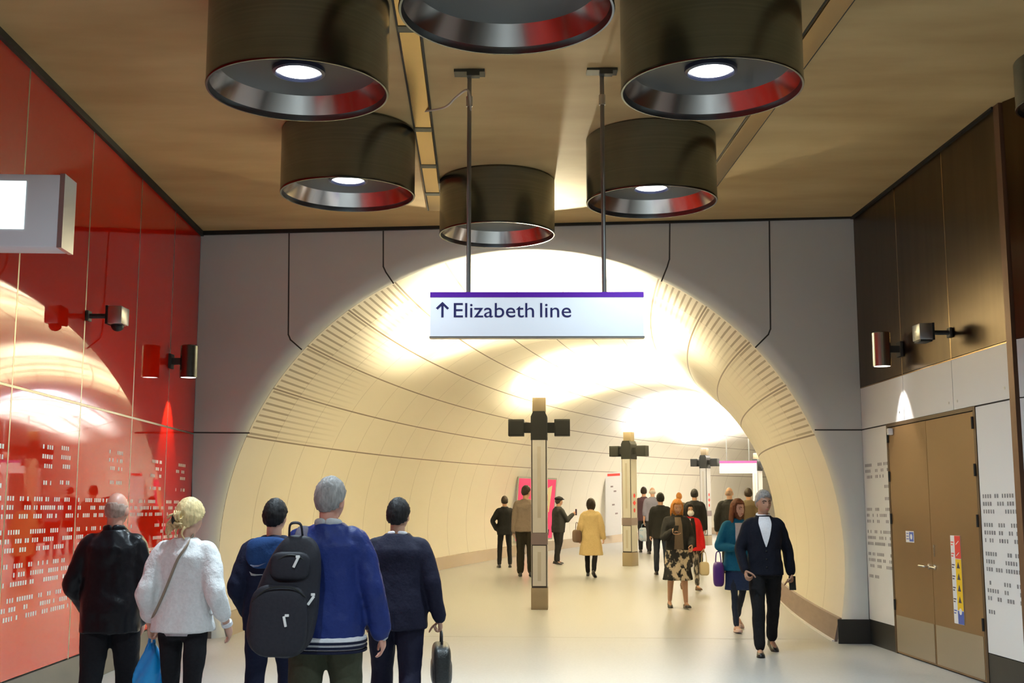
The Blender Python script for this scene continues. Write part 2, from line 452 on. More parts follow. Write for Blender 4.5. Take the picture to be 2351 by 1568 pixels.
for z0, z1 in ((0.27, 2.41), (2.42, 2.9)): prism(bm, [kink(0.02, z0), kink(8.5, z0), kink(8.5, z1), kink(0.02, z1)], KO * 0.05)
obj('white_panel', bm, M['white_panel'], wr2, 0)
bm = bm_new(); prism(bm, [kink(0.02, 0), kink(8.5, 0), kink(8.5, 0.268), kink(0.02, 0.268)], KO * 0.05)
structure('baseboard_right_near', bm, M['black_skirt'], smooth=0)
bm = bm_new(); prism(bm, [kink(8.5, 0), kink(8.5, 5.1), hall(WID + 4, T_BACK, 5.1), hall(WID + 4, T_BACK, 0)], Vector((0.05, 0, 0)))
structure('wall_right_far', bm, M['dark_wall'], smooth=0)
bm = bm_new(); prism(bm, [hall(-0.4, T_BACK, 0), hall(WID + 4, T_BACK, 0), hall(WID + 4, T_BACK, 5.2), hall(-0.4, T_BACK, 5.2)], Vector((0, -0.1, 0)))
structure('wall_back', bm, M['dark_wall'], smooth=0)
# black shadow gaps under the ceiling
bm = bm_new()
prism(bm, [hall(0, 0, CEIL_L - 0.06), hall(0, T_BACK, CEIL_L - 0.06), hall(0, T_BACK, CEIL_L), hall(0, 0, CEIL_L)], WL_N * 0.035)
structure('trim_2', bm, M['black'], smooth=0)
bm = bm_new()
prism(bm, [hall(WID, 0, CEIL_R - 0.055), hall(WID, 3.74, CEIL_R - 0.055), hall(WID, 3.74, CEIL_R), hall(WID, 0, CEIL_R)], WL_N * -0.035)
structure('trim_3', bm, M['black'], smooth=0)
bm = bm_new()
prism(bm, [hall(0, 0, CEIL_L - 0.05), hall(WID, 0, CEIL_R - 0.05), hall(WID, 0, CEIL_R), hall(0, 0, CEIL_L)], FN * -0.04)
structure('trim_4', bm, M['black'], smooth=0)

# double door
D0, D1 = 0.82, 3.01
DM = (D0 + D1) / 2 - 0.02
bm = bm_new()
for t0, t1, z0, z1 in ((D0 - 0.02, D0 + 0.025, 0, 2.42), (D1 - 0.025, D1 + 0.02, 0, 2.42), (D0, D1, 2.385, 2.42)):
    prism(bm, [hall(WID - 0.006, t0, z0), hall(WID - 0.006, t1, z0), hall(WID - 0.006, t1, z1), hall(WID - 0.006, t0, z1)], WL_N * 0.06)
door = structure('door_1', bm, mat('dark_door_frame', (0.10, 0.06, 0.03), 0.45, 0.4), smooth=0)
for side, (t0, t1) in enumerate(((D0 + 0.03, DM - 0.004), (DM + 0.004, D1 - 0.03))):
    bm = bm_new(); prism(bm, [hall(WID - 0.004, t0, 0.012), hall(WID - 0.004, t1, 0.012), hall(WID - 0.004, t1, 2.375), hall(WID - 0.004, t0, 2.375)], WL_N * 0.05)
    leaf = obj('door_leaf', bm, M['door'], door, 0)
    bm = bm_new(); prism(bm, [hall(WID - 0.008, t0 + 0.02, 0.03), hall(WID - 0.008, t1 - 0.02, 0.03), hall(WID - 0.008, t1 - 0.02, 0.40), hall(WID - 0.008, t0 + 0.02, 0.40)], WL_N * 0.004)
    obj('kick_plate', bm, M['kick'], leaf, 0)
    bm = bm_new()
    s = -1 if side == 0 else 1
    th = DM + s * 0.075
    c = hall(WID, th, 0.95)
    tube(bm, [c, c - WL_N * 0.012], 0.028, 16, 2, round_caps=False)
    tube(bm, [c, c - WL_N * 0.055, c - WL_N * 0.06 - HD * s * 0.02, c - WL_N * 0.06 - HD * s * 0.13], 0.011, 10, 14)
    obj('door_handle', bm, M['chrome'], leaf)
    if side:
        bm = bm_new(); c = hall(WID, th, 1.15); tube(bm, [c, c - WL_N * 0.014], 0.016, 14, 2, round_caps=False); box(bm, c - WL_N * 0.006 + Vector((0, 0, -0.05)), (0.012, 0.02, 0.10))
        obj('lock_cylinder', bm, M['chrome'], leaf)
    bm = bm_new()
    th = D0 + 0.03 if side == 0 else D1 - 0.028
    for z in (0.45, 1.35, 1.80, 2.22): c = hall(WID - 0.012, th, z); tube(bm, [c, c + Vector((0, 0, 0.11))], 0.012, 8, 2, round_caps=False)
    obj('hinge', bm, M['black'], leaf)
bm = bm_new(); c = hall(WID - 0.03, D0 + 0.16, 2.33); box(bm, c, (0.05, 0.06, 0.07), bevel=0.006)
obj('door_sensor', bm, M['map_white'], door)

# end wall with the round mouth, rounded into the tunnel
A0, ZC, RT, LIP = 3.99, 0.93, 3.69, 0.17
def facade_pt(rad, deg, depth):
    a = R(deg); return PL + FE * (A0 + rad * math.sin(a)) + Vector((0, 0, ZC + rad * math.cos(a))) + FN * depth
def phim(rad, zc=ZC): return math.degrees(math.acos(-zc / rad))
NA = 96
bm = bm_new()
rings = []
def edge_pt(deg):
    a = R(deg); dx, dz = math.sin(a), math.cos(a)
    ts = []
    if dx > 1e-6: ts.append((WID - A0) / dx)
    if dx < -1e-6: ts.append(A0 / -dx)
    if dz > 1e-6: ts.append((5.02 - ZC) / dz)
    if dz < -1e-6: ts.append(ZC / -dz)
    t = min(ts); return PL + FE * (A0 + t * dx) + Vector((0, 0, ZC + t * dz))
rad0 = RT + LIP
hole = [i / NA * 2 - 1 for i in range(NA + 1)]
corner_r = math.degrees(math.atan2(WID - A0, 5.02 - ZC)); corner_l = -math.degrees(math.atan2(A0, 5.02 - ZC))
degs = sorted({round(h * phim(rad0), 4) for h in hole} | {corner_r, corner_l})
outer = [edge_pt(d) for d in degs]
# the lowest rays end on the floor at the wall's foot, so carry them to the corners
outer[0] = PL.copy(); outer[-1] = PL + FE * WID
inner = [facade_pt(rad0, d, 0) for d in degs]
rl = [outer, inner]
for q in (15, 30, 45, 60, 75, 90):
    r_ = RT + LIP * (1 - math.sin(R(q)))
    rl.append([facade_pt(r_, d * phim(r_) / phim(rad0), LIP * (1 - math.cos(R(q)))) for d in degs])
rings_to_faces(bm, rl, cap=False, close=False)
wall_end = structure('wall_end', bm, M['facade'], smooth=50)
# joints of the end wall
bm = bm_new()
def facade_px(px, py):
    r = ray(px, py); return CAM + r * ((PL - CAM).dot(FN) / r.dot(FN))
def facade_line(pts, w=0.017):
    for a, b in zip(pts, pts[1:]):
        d = (b - a).normalized(); s = d.cross(FN).normalized() * w * 0.5
        prism(bm, [a - s - d * 0.008, b - s + d * 0.008, b + s + d * 0.008, a + s - d * 0.008], FN * -0.0015)
for pts in ([(664, 505), (662, 768), (667, 780), (692, 802)], [(880, 505), (880, 612), (886, 625), (903, 650)],
            [(1538, 495), (1537, 595), (1532, 612), (1519, 645)], [(1766, 490), (1769, 755), (1764, 768), (1735, 797)],
            [(440, 993), (572, 994)], [(1872, 987), (1982, 987)], [(441, 990), (436, 1400)], [(1979, 910), (1997, 1425)]):
    facade_line([facade_px(*p) for p in pts])
obj('panel_joint', bm, M['joint'], wall_end, 0)
bm = bm_new()
prism(bm, [PL, PL + FE * 0.3, PL + FE * 0.3 + Vector((0, 0, 0.27)), PL + Vector((0, 0, 0.27))], FN * -0.02)
structure('baseboard_end_left', bm, M['grey_skirt'], smooth=0)
bm = bm_new()
prism(bm, [hall(WID, 0, 0), hall(WID - 0.36, 0, 0), hall(WID - 0.36, 0, 0.27), hall(WID, 0, 0.27)], FN * -0.02)
structure('baseboard_end', bm, M['black_skirt'], smooth=0)

# tunnel lining swept along a path that bends to the right
KAP = 0.92
path = []
pos = PL + FE * A0; s = 0.0; DS = 0.225
while s < 62.0:
    path.append((s, pos.copy(), R(3.55 + KAP * s)))
    h = R(3.55 + KAP * (s + DS / 2)); st = LIP if s == 0 else DS; pos = pos + Vector((math.sin(h), math.cos(h), 0)) * st; s += st
def tun(k, deg_frac, inset=0.0, z=None):
    s, c, h = path[k]
    r_ = RT - inset; d = R(deg_frac)
    e = Vector((math.cos(h), -math.sin(h), 0))
    return c + e * r_ * math.sin(d) + Vector((0, 0, ZC + r_ * math.cos(d)))
NR = 110
PM = phim(RT)
bm = bm_new(); uvl = bm.loops.layers.uv.new('UVMap')
ks = [1] + list(range(2, len(path)))
vr = []
for k in ks:
    vr.append([(bm.verts.new(tun(k, -PM + 2 * PM * j / NR)), -PM + 2 * PM * j / NR, path[k][0]) for j in range(NR + 1)])
for a, b in zip(vr, vr[1:]):
    for j in range(NR):
        f4 = (a[j], a[j + 1], b[j + 1], b[j]); f = bm.faces.new([x[0] for x in f4])
        for lp, x in zip(f.loops, f4): lp[uvl].uv = (x[1], x[2])
bm.normal_update()
tunnel_bvh = BVHTree.FromBMesh(bm)
wall_tunnel = structure('wall_tunnel', bm, M['tunnel'], smooth=180)
def tunnel_hit(px, py):
    r = ray(px, py).normalized(); return tunnel_bvh.ray_cast(CAM, r)[:2]
bm = bm_new(); prism(bm, [tun(len(path) - 1, d) for d in range(-105, 106, 10)], Vector((math.sin(path[-1][2]), math.cos(path[-1][2]), 0)) * 0.1)
structure('wall_far', bm, M['facade'], smooth=0)
for nm, sg, m_ in (('baseboard_tunnel_left', -1, M['tunnel_skirt']), ('baseboard_tunnel_right', 1, M['brown_skirt'])):
    bm = bm_new(); rr = []
    for k in range(1, len(path), 2):
        c = path[k][1]; h = path[k][2]; e = Vector((math.cos(h), -math.sin(h), 0)) * sg
        wall_b = math.sqrt(RT * RT - ZC * ZC); wall_t = math.sqrt(RT * RT - (ZC - 0.27) ** 2)
        rr.append([c + e * (wall_b - 0.035), c + e * (wall_t - 0.035) + Vector((0, 0, 0.262)), c + e * (wall_t + 0.02) + Vector((0, 0, 0.27)), c + e * (wall_b + 0.02)])
    rings_to_faces(bm, rr)
    structure(nm, bm, m_, smooth=30)
    if sg > 0:
        bm = bm_new(); rr = []
        for k in range(1, len(path), 2):
            c = path[k][1]; h = path[k][2]; e = Vector((math.cos(h), -math.sin(h), 0)) * sg
            rr.append([c + e * (wall_b - 0.06), c + e * (wall_b - 0.06) + Vector((0, 0, 0.02)), c + e * (wall_b - 0.03) + Vector((0, 0, 0.02)), c + e * (wall_b - 0.03)])
        rings_to_faces(bm, rr)
        structure('trim_5', bm, M['map_white'], smooth=30)

# ================================================================== FIXTURES OF THE HALL
def spot(name, loc, power, col, size=160, blend=0.6, radius=0.12, up=False, parent=None, rot=None):
    d = bpy.data.lights.new(name, 'SPOT'); d.energy = power; d.color = col; d.spot_size = R(size); d.spot_blend = blend; d.shadow_soft_size = radius
    o = bpy.data.objects.new(name, d); COL.objects.link(o); o.location = loc
    o.rotation_euler = rot if rot else ((math.pi, 0, 0) if up else (0, 0, 0))
    if parent: o.parent = parent
    return o
def drum(label, xy, lamp=True, rim=4.35, rad=0.6, offs=(0.0, 0.0), watts=1.0):
    """a wide metal drum hung flush under the ceiling; origin at its rim"""
    x, y = xy
    a = (Vector((x, y, 0)) - PL).dot(FE); t = (PL.y - y)
    zc = ceil_z(min(max(a, 0), WID)) + 0.01433 * max(0, 13.4 - y) + 0.02
    o = thing('ceiling_drum_light', label, 'ceiling light', (x, y, rim), 0, 'drum lights under the concrete ceiling')
    H = zc - rim
    bm = bm_new(); lathe(bm, [(rad, 0.0), (rad + 0.004, 0.012), (rad, 0.03), (rad, H - 0.05), (rad - 0.012, H - 0.04), (rad - 0.02, H), (rad - 0.05, H), (rad - 0.05, 0.20), (rad - 0.02, 0.03), (rad - 0.012, 0.0)], 96, closed=True)
    obj('drum_shell', bm, M['drum'], o, 40)
    bm = bm_new(); lathe(bm, [(rad - 0.005, 0.001), (rad - 0.075, 0.165), (rad - 0.07, 0.175), (rad - 0.001, 0.012)], 96, closed=True)
    obj('reflector_ring', bm, M['drum_in'], o, 40)
    bm = bm_new(); lathe(bm, [(rad - 0.06, 0.165), (rad - 0.06, 0.19)], 64)
    obj('recess_plate', bm, M['drum_plate'], o, 30)
    if lamp:
        bm = bm_new(); lathe(bm, [(0.175, 0.164), (0.175, 0.135), (0.155, 0.128), (0.14, 0.150), (0.14, 0.164)], 48, (offs[0], offs[1], 0), closed=True)
        obj('lamp_bezel', bm, M['bezel'], o, 40)
        bm = bm_new(); lathe(bm, [(0.0005, 0.139), (0.10, 0.140), (0.14, 0.148), (0.14, 0.163)], 40, (offs[0], offs[1], 0))
        obj('lamp', bm, M['lamp'], o, 60)
        spot('lamp_light', (offs[0], offs[1], 0.12), HALL_W * watts, HALL_COL, 140, 1.0, 0.13, parent=o)
    else:
        bm = bm_new(); box(bm, (0, 0, 0.157), (0.34, 0.10, 0.012)); obj('slot_vent', bm, M['alu'], o, 0)
    return o
drum('brushed metal drum light with lit lamp, larger of the two on the left', (-1.43, 7.29), offs=(0.0, 0.0))
drum('brushed metal drum light with lit lamp, larger of the two on the right', (1.33, 7.27))
drum('smaller looking lit metal drum light behind the large left one', (-1.48, 9.95))
drum('smaller looking lit metal drum light behind the large right one', (1.29, 10.21))
drum('unlit metal drum nearest the end wall, above the arch crown', (-0.155, 11.55), lamp=False)
drum('metal drum cut off by the top edge of the photo, above the hanging sign', (-0.03, 6.03), lamp=False)
drum('metal drum just cut off by the right edge of the photo, near the ceiling', (4.29, 8.35), lamp=False, rim=4.64, rad=0.40)
for x, y in ((-1.3, 3.0), (1.5, 3.0), (0.1, -1.0), (0.1, -5.0)):  # unseen drums, added so light also comes from behind
    drum('unseen drum light added to light the hall from behind the viewer', (x, y), watts=1.25)

# golden cable trunking along the ceiling
def trunking(label, far_px, t_len, width, joints, ext=0.0):
    p = on_ceiling(*far_px)
    o = thing('ceiling_cable_trunking', label, 'cable trunking', p, 0, 'cable trunking along the ceiling')
    d = -HW; sx = WL_N
    def seg(name, l0, l1, m_, drop, w):
        bm = bm_new(); a, b = d * l0, d * l1
        prism(bm, [a - sx * w / 2 + Vector((0, 0, 0.02)), a + sx * w / 2 + Vector((0, 0, 0.02)), a + sx * w / 2 + Vector((0, 0, -drop)), a - sx * w / 2 + Vector((0, 0, -drop))], b - a)
        obj(name, bm, m_, o, 0)
    cuts = [0.0] + joints + [t_len]
    for l0, l1 in zip(cuts, cuts[1:]): seg('trunking_length', l0 + 0.05, l1 - 0.05, M['trunk'], 0.045, width)
    for l in joints: seg('trunking_coupling', l - 0.05, l + 0.05, M['trunk_dark'], 0.05, width + 0.01)
    for s_ in (-1, 1):
        bm = bm_new(); a = sx * s_ * (width / 2 + 0.012); b = d * t_len
        prism(bm, [a + Vector((-0.008, 0, 0.02)), a + Vector((0.008, 0, 0.02)), a + Vector((0.008, 0, -0.03)), a + Vector((-0.008, 0, -0.03))], b)
        obj('edge_strip', bm, M['black'], o, 0)
trunking('gold metal cable trunking along the ceiling, beside the left drum lights', (1000, 478), 8.0, 0.14, [0.75, 1.75, 2.85, 5.0])
trunking('gold metal cable trunking along the ceiling, beyond the right drum lights', (1620, 430), 8.5, 0.16, [3.2, 6.0])

# hanging direction sign
SY = 8.5
sl, sr = at_y(988, 671, SY), at_y(1477, 671, SY)
sbot = at_y(1230, 775, SY).z
o = thing('hanging_sign', 'long white Elizabeth line sign with purple top stripe hanging on two poles', 'sign', ((sl.x + sr.x) / 2, SY, sbot), R(-0.3))
SW, SH = sr.x - sl.x, sl.z - sbot
bm = bm_new(); box(bm, (0, 0.035, SH / 2), (SW, 0.07, SH), bevel=0.003); obj('sign_board', bm, M['sign_white'], o)
bm = bm_new(); box(bm, (0, 0.034, SH - 0.018), (SW + 0.004, 0.074, 0.040)); obj('purple_stripe', bm, M['purple'], o, 0)
bm = bm_new(); box(bm, (0, 0.035, 0.004), (SW + 0.01, 0.078, 0.014)); obj('bottom_edge', bm, M['alu'], o, 0)
px = SW / 489.0
for word, x0, x1 in (('Elizabeth', 1042, 1226), ('line', 1240, 1311)):
    tx = text_mesh(word, 0.16, (x1 - x0) * px, 0.001)
    t_ = obj('lettering', tx, M['ink'], o, 0, loc=(-SW / 2 + (x0 - 988) * px, -0.0015, SH - (728 - 670) * px)); t_.rotation_euler = (math.pi / 2, 0, 0)
    top_ = max(v.co.y for v in tx.vertices)
    for v in tx.vertices: v.co.y *= (33 * px) / top_
bm = bm_new(); ax, az = -SW / 2 + (1016 - 988) * px, SH - (711 - 670) * px
def ap(x, z): return Vector((ax + x * px, -0.0025, az + z * px))
prism(bm, [ap(-2.6, -17), ap(2.6, -17), ap(2.6, 12), ap(-2.6, 12)], Vector((0, 0.003, 0)))
prism(bm, [ap(0, 19), ap(0, 12), ap(-11, 1), ap(-15, 4.5)], Vector((0, 0.003, 0)))
prism(bm, [ap(0, 19), ap(15, 4.5), ap(11, 1), ap(0, 12)], Vector((0, 0.003, 0)))
obj('arrow', bm, M['ink'], o, 0)
ctop = on_ceiling(1230, 215).z
for xpx in (1075, 1388):
    x = -SW / 2 + (xpx - 988) * px
    top = CAM.z; cz = (c0 - Vector((o.location.x + x, SY, 0))).dot(CN) / CN.z - sbot
    bm = bm_new(); tube(bm, [(x, 0.035, SH - 0.01), (x, 0.035, cz - 0.02)], 0.017, 14, 4, round_caps=False)
    pole = obj('pole', bm, M['pole'], o)
    bm = bm_new(); box(bm, (x + 0.0, 0.035, cz - 0.012), (0.24, 0.12, 0.05)); box(bm, (x + 0.03, 0.0, cz - 0.05), (0.10, 0.07, 0.04))
    obj('mounting_plate', bm, M['trunk_dark'], pole, 0)
    bm = bm_new(); tube(bm, [(x, 0.035, cz - 0.30), (x, 0.035, cz - 0.22)], 0.026, 14, 3, round_caps=False); obj('collar', bm, M['alu'], pole)
pole_x = o.location.x - SW / 2 + (1075 - 988) * px
cA = Vector((pole_x - 0.01, SY + 0.03, on_ceiling(1075, 225).z - 0.16)); cB = on_ceiling(968, 248) + Vector((0.02, 0, -0.03))
bm = bm_new(); mid = cA.lerp(cB, 0.5) + Vector((0, 0, -0.05))
tube(bm, [cA + Vector((0.02, 0, -0.16)), cA, cA.lerp(cB, 0.25) + Vector((0, 0, -0.01)), mid, cB], 0.009, 8, 24)
tag(obj('cable', bm, M['cable']), 'thin pale cable running from the sign pole to the ceiling trunking', 'cable')

# lit information display at the left edge
DY = 5.3
fr, br = at_y(132, 395, DY), at_y(132, 563, DY)
o = thing('information_display', 'grey hanging display box with a blank lit screen, at the left edge', 'display', (fr.x - 0.6, DY, br.z), R(3))
DH = fr.z - br.z
bm = bm_new(); box(bm, (0, 0.09, DH / 2), (1.2, 0.16, DH), bevel=0.008); obj('case', bm, M['case'], o)
bm = bm_new(); box(bm, (0.612, 0.09, DH / 2), (0.024, 0.17, DH + 0.006)); obj('side_edge', bm, M['alu'], o, 0)
bm = bm_new(); box(bm, (-0.03, 0.008, DH * 0.57), (1.09 - 0.15, 0.004, DH * 0.66)); obj('screen', bm, M['screen'], o, 0)
for x in (-0.45, -0.2):
    bm = bm_new(); tube(bm, [(x, 0.09, DH - 0.01), (x, 0.09, 4.88 + 0.115 - br.z)], 0.02, 12, 4, round_caps=False); obj('hanger', bm, M['pole'], o)

# wall lamps: up-and-down cylinders on short arms
def wall_lamp(label, a, t, z, side, h=0.36, rad=0.095, off=0.21, watts=9):
    n = WL_N * side
    base = hall(a, t, z)
    o = thing('wall_downlight', label, 'wall lamp', base, 0, 'cylinder wall lamps by the end wall')
    bm = bm_new(); c = n * off
    lathe(bm, [(rad, -h / 2), (rad, h / 2 - 0.01), (rad - 0.012, h / 2), (0.001, h / 2), (0.001, h / 2 - 0.02), (rad - 0.012, h / 2 - 0.03), (rad - 0.012, -h / 2 + 0.0)], 40, c, closed=True)
    obj('cylinder_body', bm, M['chrome'] if side < 0 else M['drum'], o, 40)
    bm = bm_new(); lathe(bm, [(rad - 0.014, -h / 2 + 0.003), (rad - 0.014, -h / 2 + 0.02)], 32, c); obj('lamp', bm, M['lamp_small'], o, 40)
    bm = bm_new(); box(bm, n * (off - rad) * 0.5, (off - rad + 0.02, 0.06, 0.07)); box(bm, n * 0.015, (0.03, 0.13, 0.16), bevel=0.004)
    obj('bracket', bm, M['drum_plate'], o, 0)
    sp = spot('lamp_light', c + Vector((0, 0, -h / 2 - 0.01)), watts, (1, 0.95, 0.9), 52, 0.35, 0.03, parent=o)
    sp.rotation_euler = (0, R(14) * side, 0)
wall_lamp('lit cylinder wall lamp on the red wall, beside its mirror image', 0.0, 1.17, 3.12, 1, watts=90)
wall_lamp('lit cylinder wall lamp on the dark bronze wall, above the white panels', WID, 1.33, 3.17, -1, watts=60)

def wall_camera(label, a, t, z, side, dome):
    n = WL_N * side
    o = thing('security_camera', label, 'security camera', hall(a, t, z), 0, 'box cameras on wall arms')
    bm = bm_new(); tube(bm, [n * 0.004, n * 0.20], 0.022, 12, 3, round_caps=False); box(bm, n * 0.016, (0.024, 0.09, 0.09), bevel=0.004); obj('arm', bm, M['drum_plate'], o)
    c = n * 0.27
    bm = bm_new(); box(bm, c, (0.13, 0.20, 0.155), bevel=0.010); obj('camera_body', bm, M['alu'], o)
    bm = bm_new(); box(bm, c - n * 0.066, (0.02, 0.205, 0.16)); obj('rear_cap', bm, M['black'], o, 0)
    if dome:
        bm = bm_new(); ell(bm, c + Vector((0, 0, -0.085)), (0.055, 0.055, 0.05)); obj('lens_dome', bm, M['black'], o)
    else:
        bm = bm_new(); box(bm, c + Vector((0, 0, -0.085)), (0.11, 0.18, 0.02), bevel=0.004); obj('lens_cover', bm, M['black'], o)
wall_camera('small box camera with dome on an arm from the red wall', 0.0, 3.86, 3.17, 1, True)
wall_camera('small box camera on an arm from the bronze panels, above the double door', WID, 2.60, 3.15, -1, False)

# stickers on the door
def door_sticker(t0, t1, z0, z1, name, m_, parent, off=0.009):
    bm = bm_new(); prism(bm, [hall(WID - off, t0, z0), hall(WID - off, t1, z0), hall(WID - off, t1, z1), hall(WID - off, t0, z1)], WL_N * 0.002)
    return obj(name, bm, m_, parent, 0)
s1 = door_sticker(1.24, 1.46, 1.17, 1.285, 'door_sign', M['sticker_white'], None, 0.007)
tag(s1, 'small blue and white notice on the left leaf of the bronze door', 'sign')
door_sticker(1.34, 1.45, 1.18, 1.275, 'blue_field', M['sticker_blue'], s1)
bm = bm_new(); c = hall(WID - 0.0095, 1.395, 1.228); tube(bm, [c, c - WL_N * 0.001], 0.028, 16, 2, round_caps=False); obj('white_disc', bm, M['sticker_white'], s1)
for k in range(3): door_sticker(1.26, 1.32, 1.20 + k * 0.028, 1.208 + k * 0.028, 'text_line', M['sticker_blue'], s1)
ST0, ST1, SZ0, SZ1 = 2.36, 2.58, 0.46, 1.265
s2 = door_sticker(ST0, ST1, SZ0, SZ1, 'safety_sticker', M['sticker_white'], None, 0.007)
tag(s2, 'tall red, yellow and blue safety sticker on the right leaf of the bronze door', 'sign')
zz = [1.265, 1.16, 1.052, 0.95, 0.848, 0.746, 0.644, 0.582]
door_sticker(ST0 + 0.095, ST1, 1.056, 1.263, 'red_field', M['sticker_red'], s2)
door_sticker(ST0 + 0.095, ST1, 0.586, 1.050, 'yellow_field', M['sticker_yellow'], s2)
door_sticker(ST0 + 0.095, ST1, 0.462, 0.580, 'blue_field', M['sticker_blue'], s2)
for k in range(7):
    zc_ = 1.21 - k * 0.104
    mm = M['sticker_red'] if k < 2 else (M['poster_dark'] if k < 6 else M['sticker_blue'])
    for q in range(2): door_sticker(ST0 + 0.012, ST0 + 0.07 - q * 0.02, zc_ - 0.012 - q * 0.024, zc_ - 0.002 - q * 0.024, 'text_line', mm, s2)
    bm = bm_new(); c = hall(WID - 0.0095, ST0 + 0.157, zc_ - 0.01)
    def hp(dx, dz): return hall(WID - 0.0098, ST0 + 0.157 + dx, zc_ - 0.01 + dz)
    if k < 2: prism(bm, [hp(-0.032, -0.02), hp(0.032, 0.012), hp(0.032, 0.02), hp(-0.032, -0.012)], WL_N * -0.001)
    elif k < 6: prism(bm, [hp(-0.034, -0.025), hp(0.034, -0.025), hp(0, 0.034)], WL_N * -0.001)
    else: tube(bm, [c, c - WL_N * 0.001], 0.03, 16, 2, round_caps=False)
    obj('pictogram', bm, M['sticker_white'] if k < 2 or k > 5 else M['poster_dark'], s2, 0)

# ================================================================== FIXTURES OF THE TUNNEL
def totem(label, xy, rz, watts, col):
    o = thing('totem_column', label, 'totem', (xy[0], xy[1], 0), R(rz), 'black headed totems down the middle of the tunnel')
    W2, D2 = 0.225, 0.34
    bm = bm_new(); box(bm, (0, 0, 0.155), (W2 + 0.02, D2 + 0.02, 0.31), bevel=0.004); obj('base', bm, M['totem_bronze'], o)
    bm = bm_new(); box(bm, (0, 0, 1.41), (W2, D2, 2.20)); obj('shaft', bm, M['totem_edge'], o, 0)
    for s_ in (-1, 1):
        bm = bm_new(); box(bm, (0, s_ * D2 / 2, 0.63), (W2 - 0.03, 0.016, 0.58)); box(bm, (0, s_ * D2 / 2, 1.79), (W2 - 0.03, 0.016, 1.36)); pn = obj('white_panel', bm, M['totem_white'], o, 0)
        bm = bm_new(); box(bm, (0, s_ * (D2 / 2 + 0.009), 1.85), (0.05, 0.004, 1.05)); box(bm, (0, s_ * (D2 / 2 + 0.009), 0.62), (0.05, 0.004, 0.42)); obj('grey_inlay', bm, M['totem_inlay'], pn, 0)
        bm = bm_new(); box(bm, (s_ * W2 / 2, 0, 1.40), (0.016, D2 - 0.02, 2.14)); sd = obj('side_panel', bm, M['totem_white'], o, 0)
        bm = bm_new()
        for k, z in enumerate((1.62, 1.45, 1.28)):
            if k == 1: box(bm, (s_ * (W2 / 2 + 0.010), 0, z), (0.003, 0.17, 0.03))
            lathe_c = Vector((s_ * (W2 / 2 + 0.009), 0, z)); tube(bm, [lathe_c, lathe_c + Vector((s_ * 0.002, 0, 0))], 0.05 if k != 1 else 0.055, 16, 2, round_caps=False)
        obj('direction_mark', bm, M['poster_dark'] if s_ < 0 else M['sticker_red'], sd, 0)
    bm = bm_new(); box(bm, (0, 0, 1.02), (W2 + 0.02, D2 + 0.02, 0.17)); obj('mauve_band', bm, M['totem_band'], o, 0)
    bm = bm_new()
    hw = W2 / 2 + 0.01
    prism(bm, [Vector((-hw, -D2 / 2 - 0.01, 2.47)), Vector((hw, -D2 / 2 - 0.01, 2.47)), Vector((hw, -D2 / 2 - 0.01, 2.82)), Vector((hw * 0.7, -D2 / 2 - 0.01, 2.90)), Vector((-hw * 0.7, -D2 / 2 - 0.01, 2.90)), Vector((-hw, -D2 / 2 - 0.01, 2.82))], Vector((0, D2 + 0.02, 0)))
    obj('head', bm, M['black'], o, 0)
    for s_ in (-1, 1):
        bm = bm_new(); box(bm, (s_ * 0.19, 0, 2.66), (0.16, 0.13, 0.15)); box(bm, (s_ * 0.345, 0, 2.66), (0.235, 0.22, 0.25), bevel=0.006)
        ar = obj('speaker_arm', bm, M['black'], o)
        bm = bm_new(); box(bm, (s_ * 0.345, -0.112, 2.66), (0.19, 0.006, 0.20)); obj('speaker_grille', bm, M['black'], ar, 0)
    bm = bm_new(); box(bm, (0, 0, 3.0), (0.20, 0.20, 0.22), bevel=0.006); cp = obj('uplight_housing', bm, M['totem_bronze'], o)
    bm = bm_new(); box(bm, (0, 0, 3.112), (0.16, 0.16, 0.008)); obj('lamp', bm, M['lamp_small'], cp, 0)
    spot('lamp_light', (0, 0, 3.17), watts * 0.85, col, 172, 0.35, 0.10, up=True, parent=o)
    # added narrow spots without fittings: each throws one band of light across the vault
    d_ = Vector((xy[0], xy[1], 0)) - (PL + FE * A0); near_k = min(range(len(path)), key=lambda i: (path[i][1] - Vector((xy[0], xy[1], 0))).length)
    hd_ = -path[near_k][2] - R(rz)
    for tilt, pw in ((-66, 0.8), (-47, 0.4), (0, 0.15), (47, 0.4), (66, 0.8)):
        d = bpy.data.lights.new('band_light', 'SPOT'); d.energy = watts * pw; d.color = col; d.spot_size = R(28 if abs(tilt) < 60 else 16); d.spot_blend = 0.9; d.shadow_soft_size = 0.05
        l_ = bpy.data.objects.new('band_light', d); COL.objects.link(l_); l_.parent = o; l_.location = (0, 0, 3.18)
        l_.rotation_euler = (Matrix.Rotation(hd_, 3, 'Z') @ Matrix.Rotation(R(180 - tilt), 3, 'X')).to_euler(); l_.scale = (9, 1, 1)
    return o
t1_ = totem('nearest black-headed white totem, in front of the pink poster', (0.41, 17.07), -3, TOTEM_W * 0.68, TOTEM_COL)
totem('second totem into the tunnel, turned to show two white faces', (2.76, 26.84), -30, TOTEM_W * 1.2, TOTEM_COL)
totem('third totem into the tunnel, behind the man in the black jacket', (6.30, 37.2), -32, TOTEM_W * 1.1, (0.92, 0.93, 1.0))
totem('farthest totem, half hidden behind the right side of the arch', (8.95, 41.6), -40, TOTEM_W * 2.4, (0.97, 0.93, 0.95))

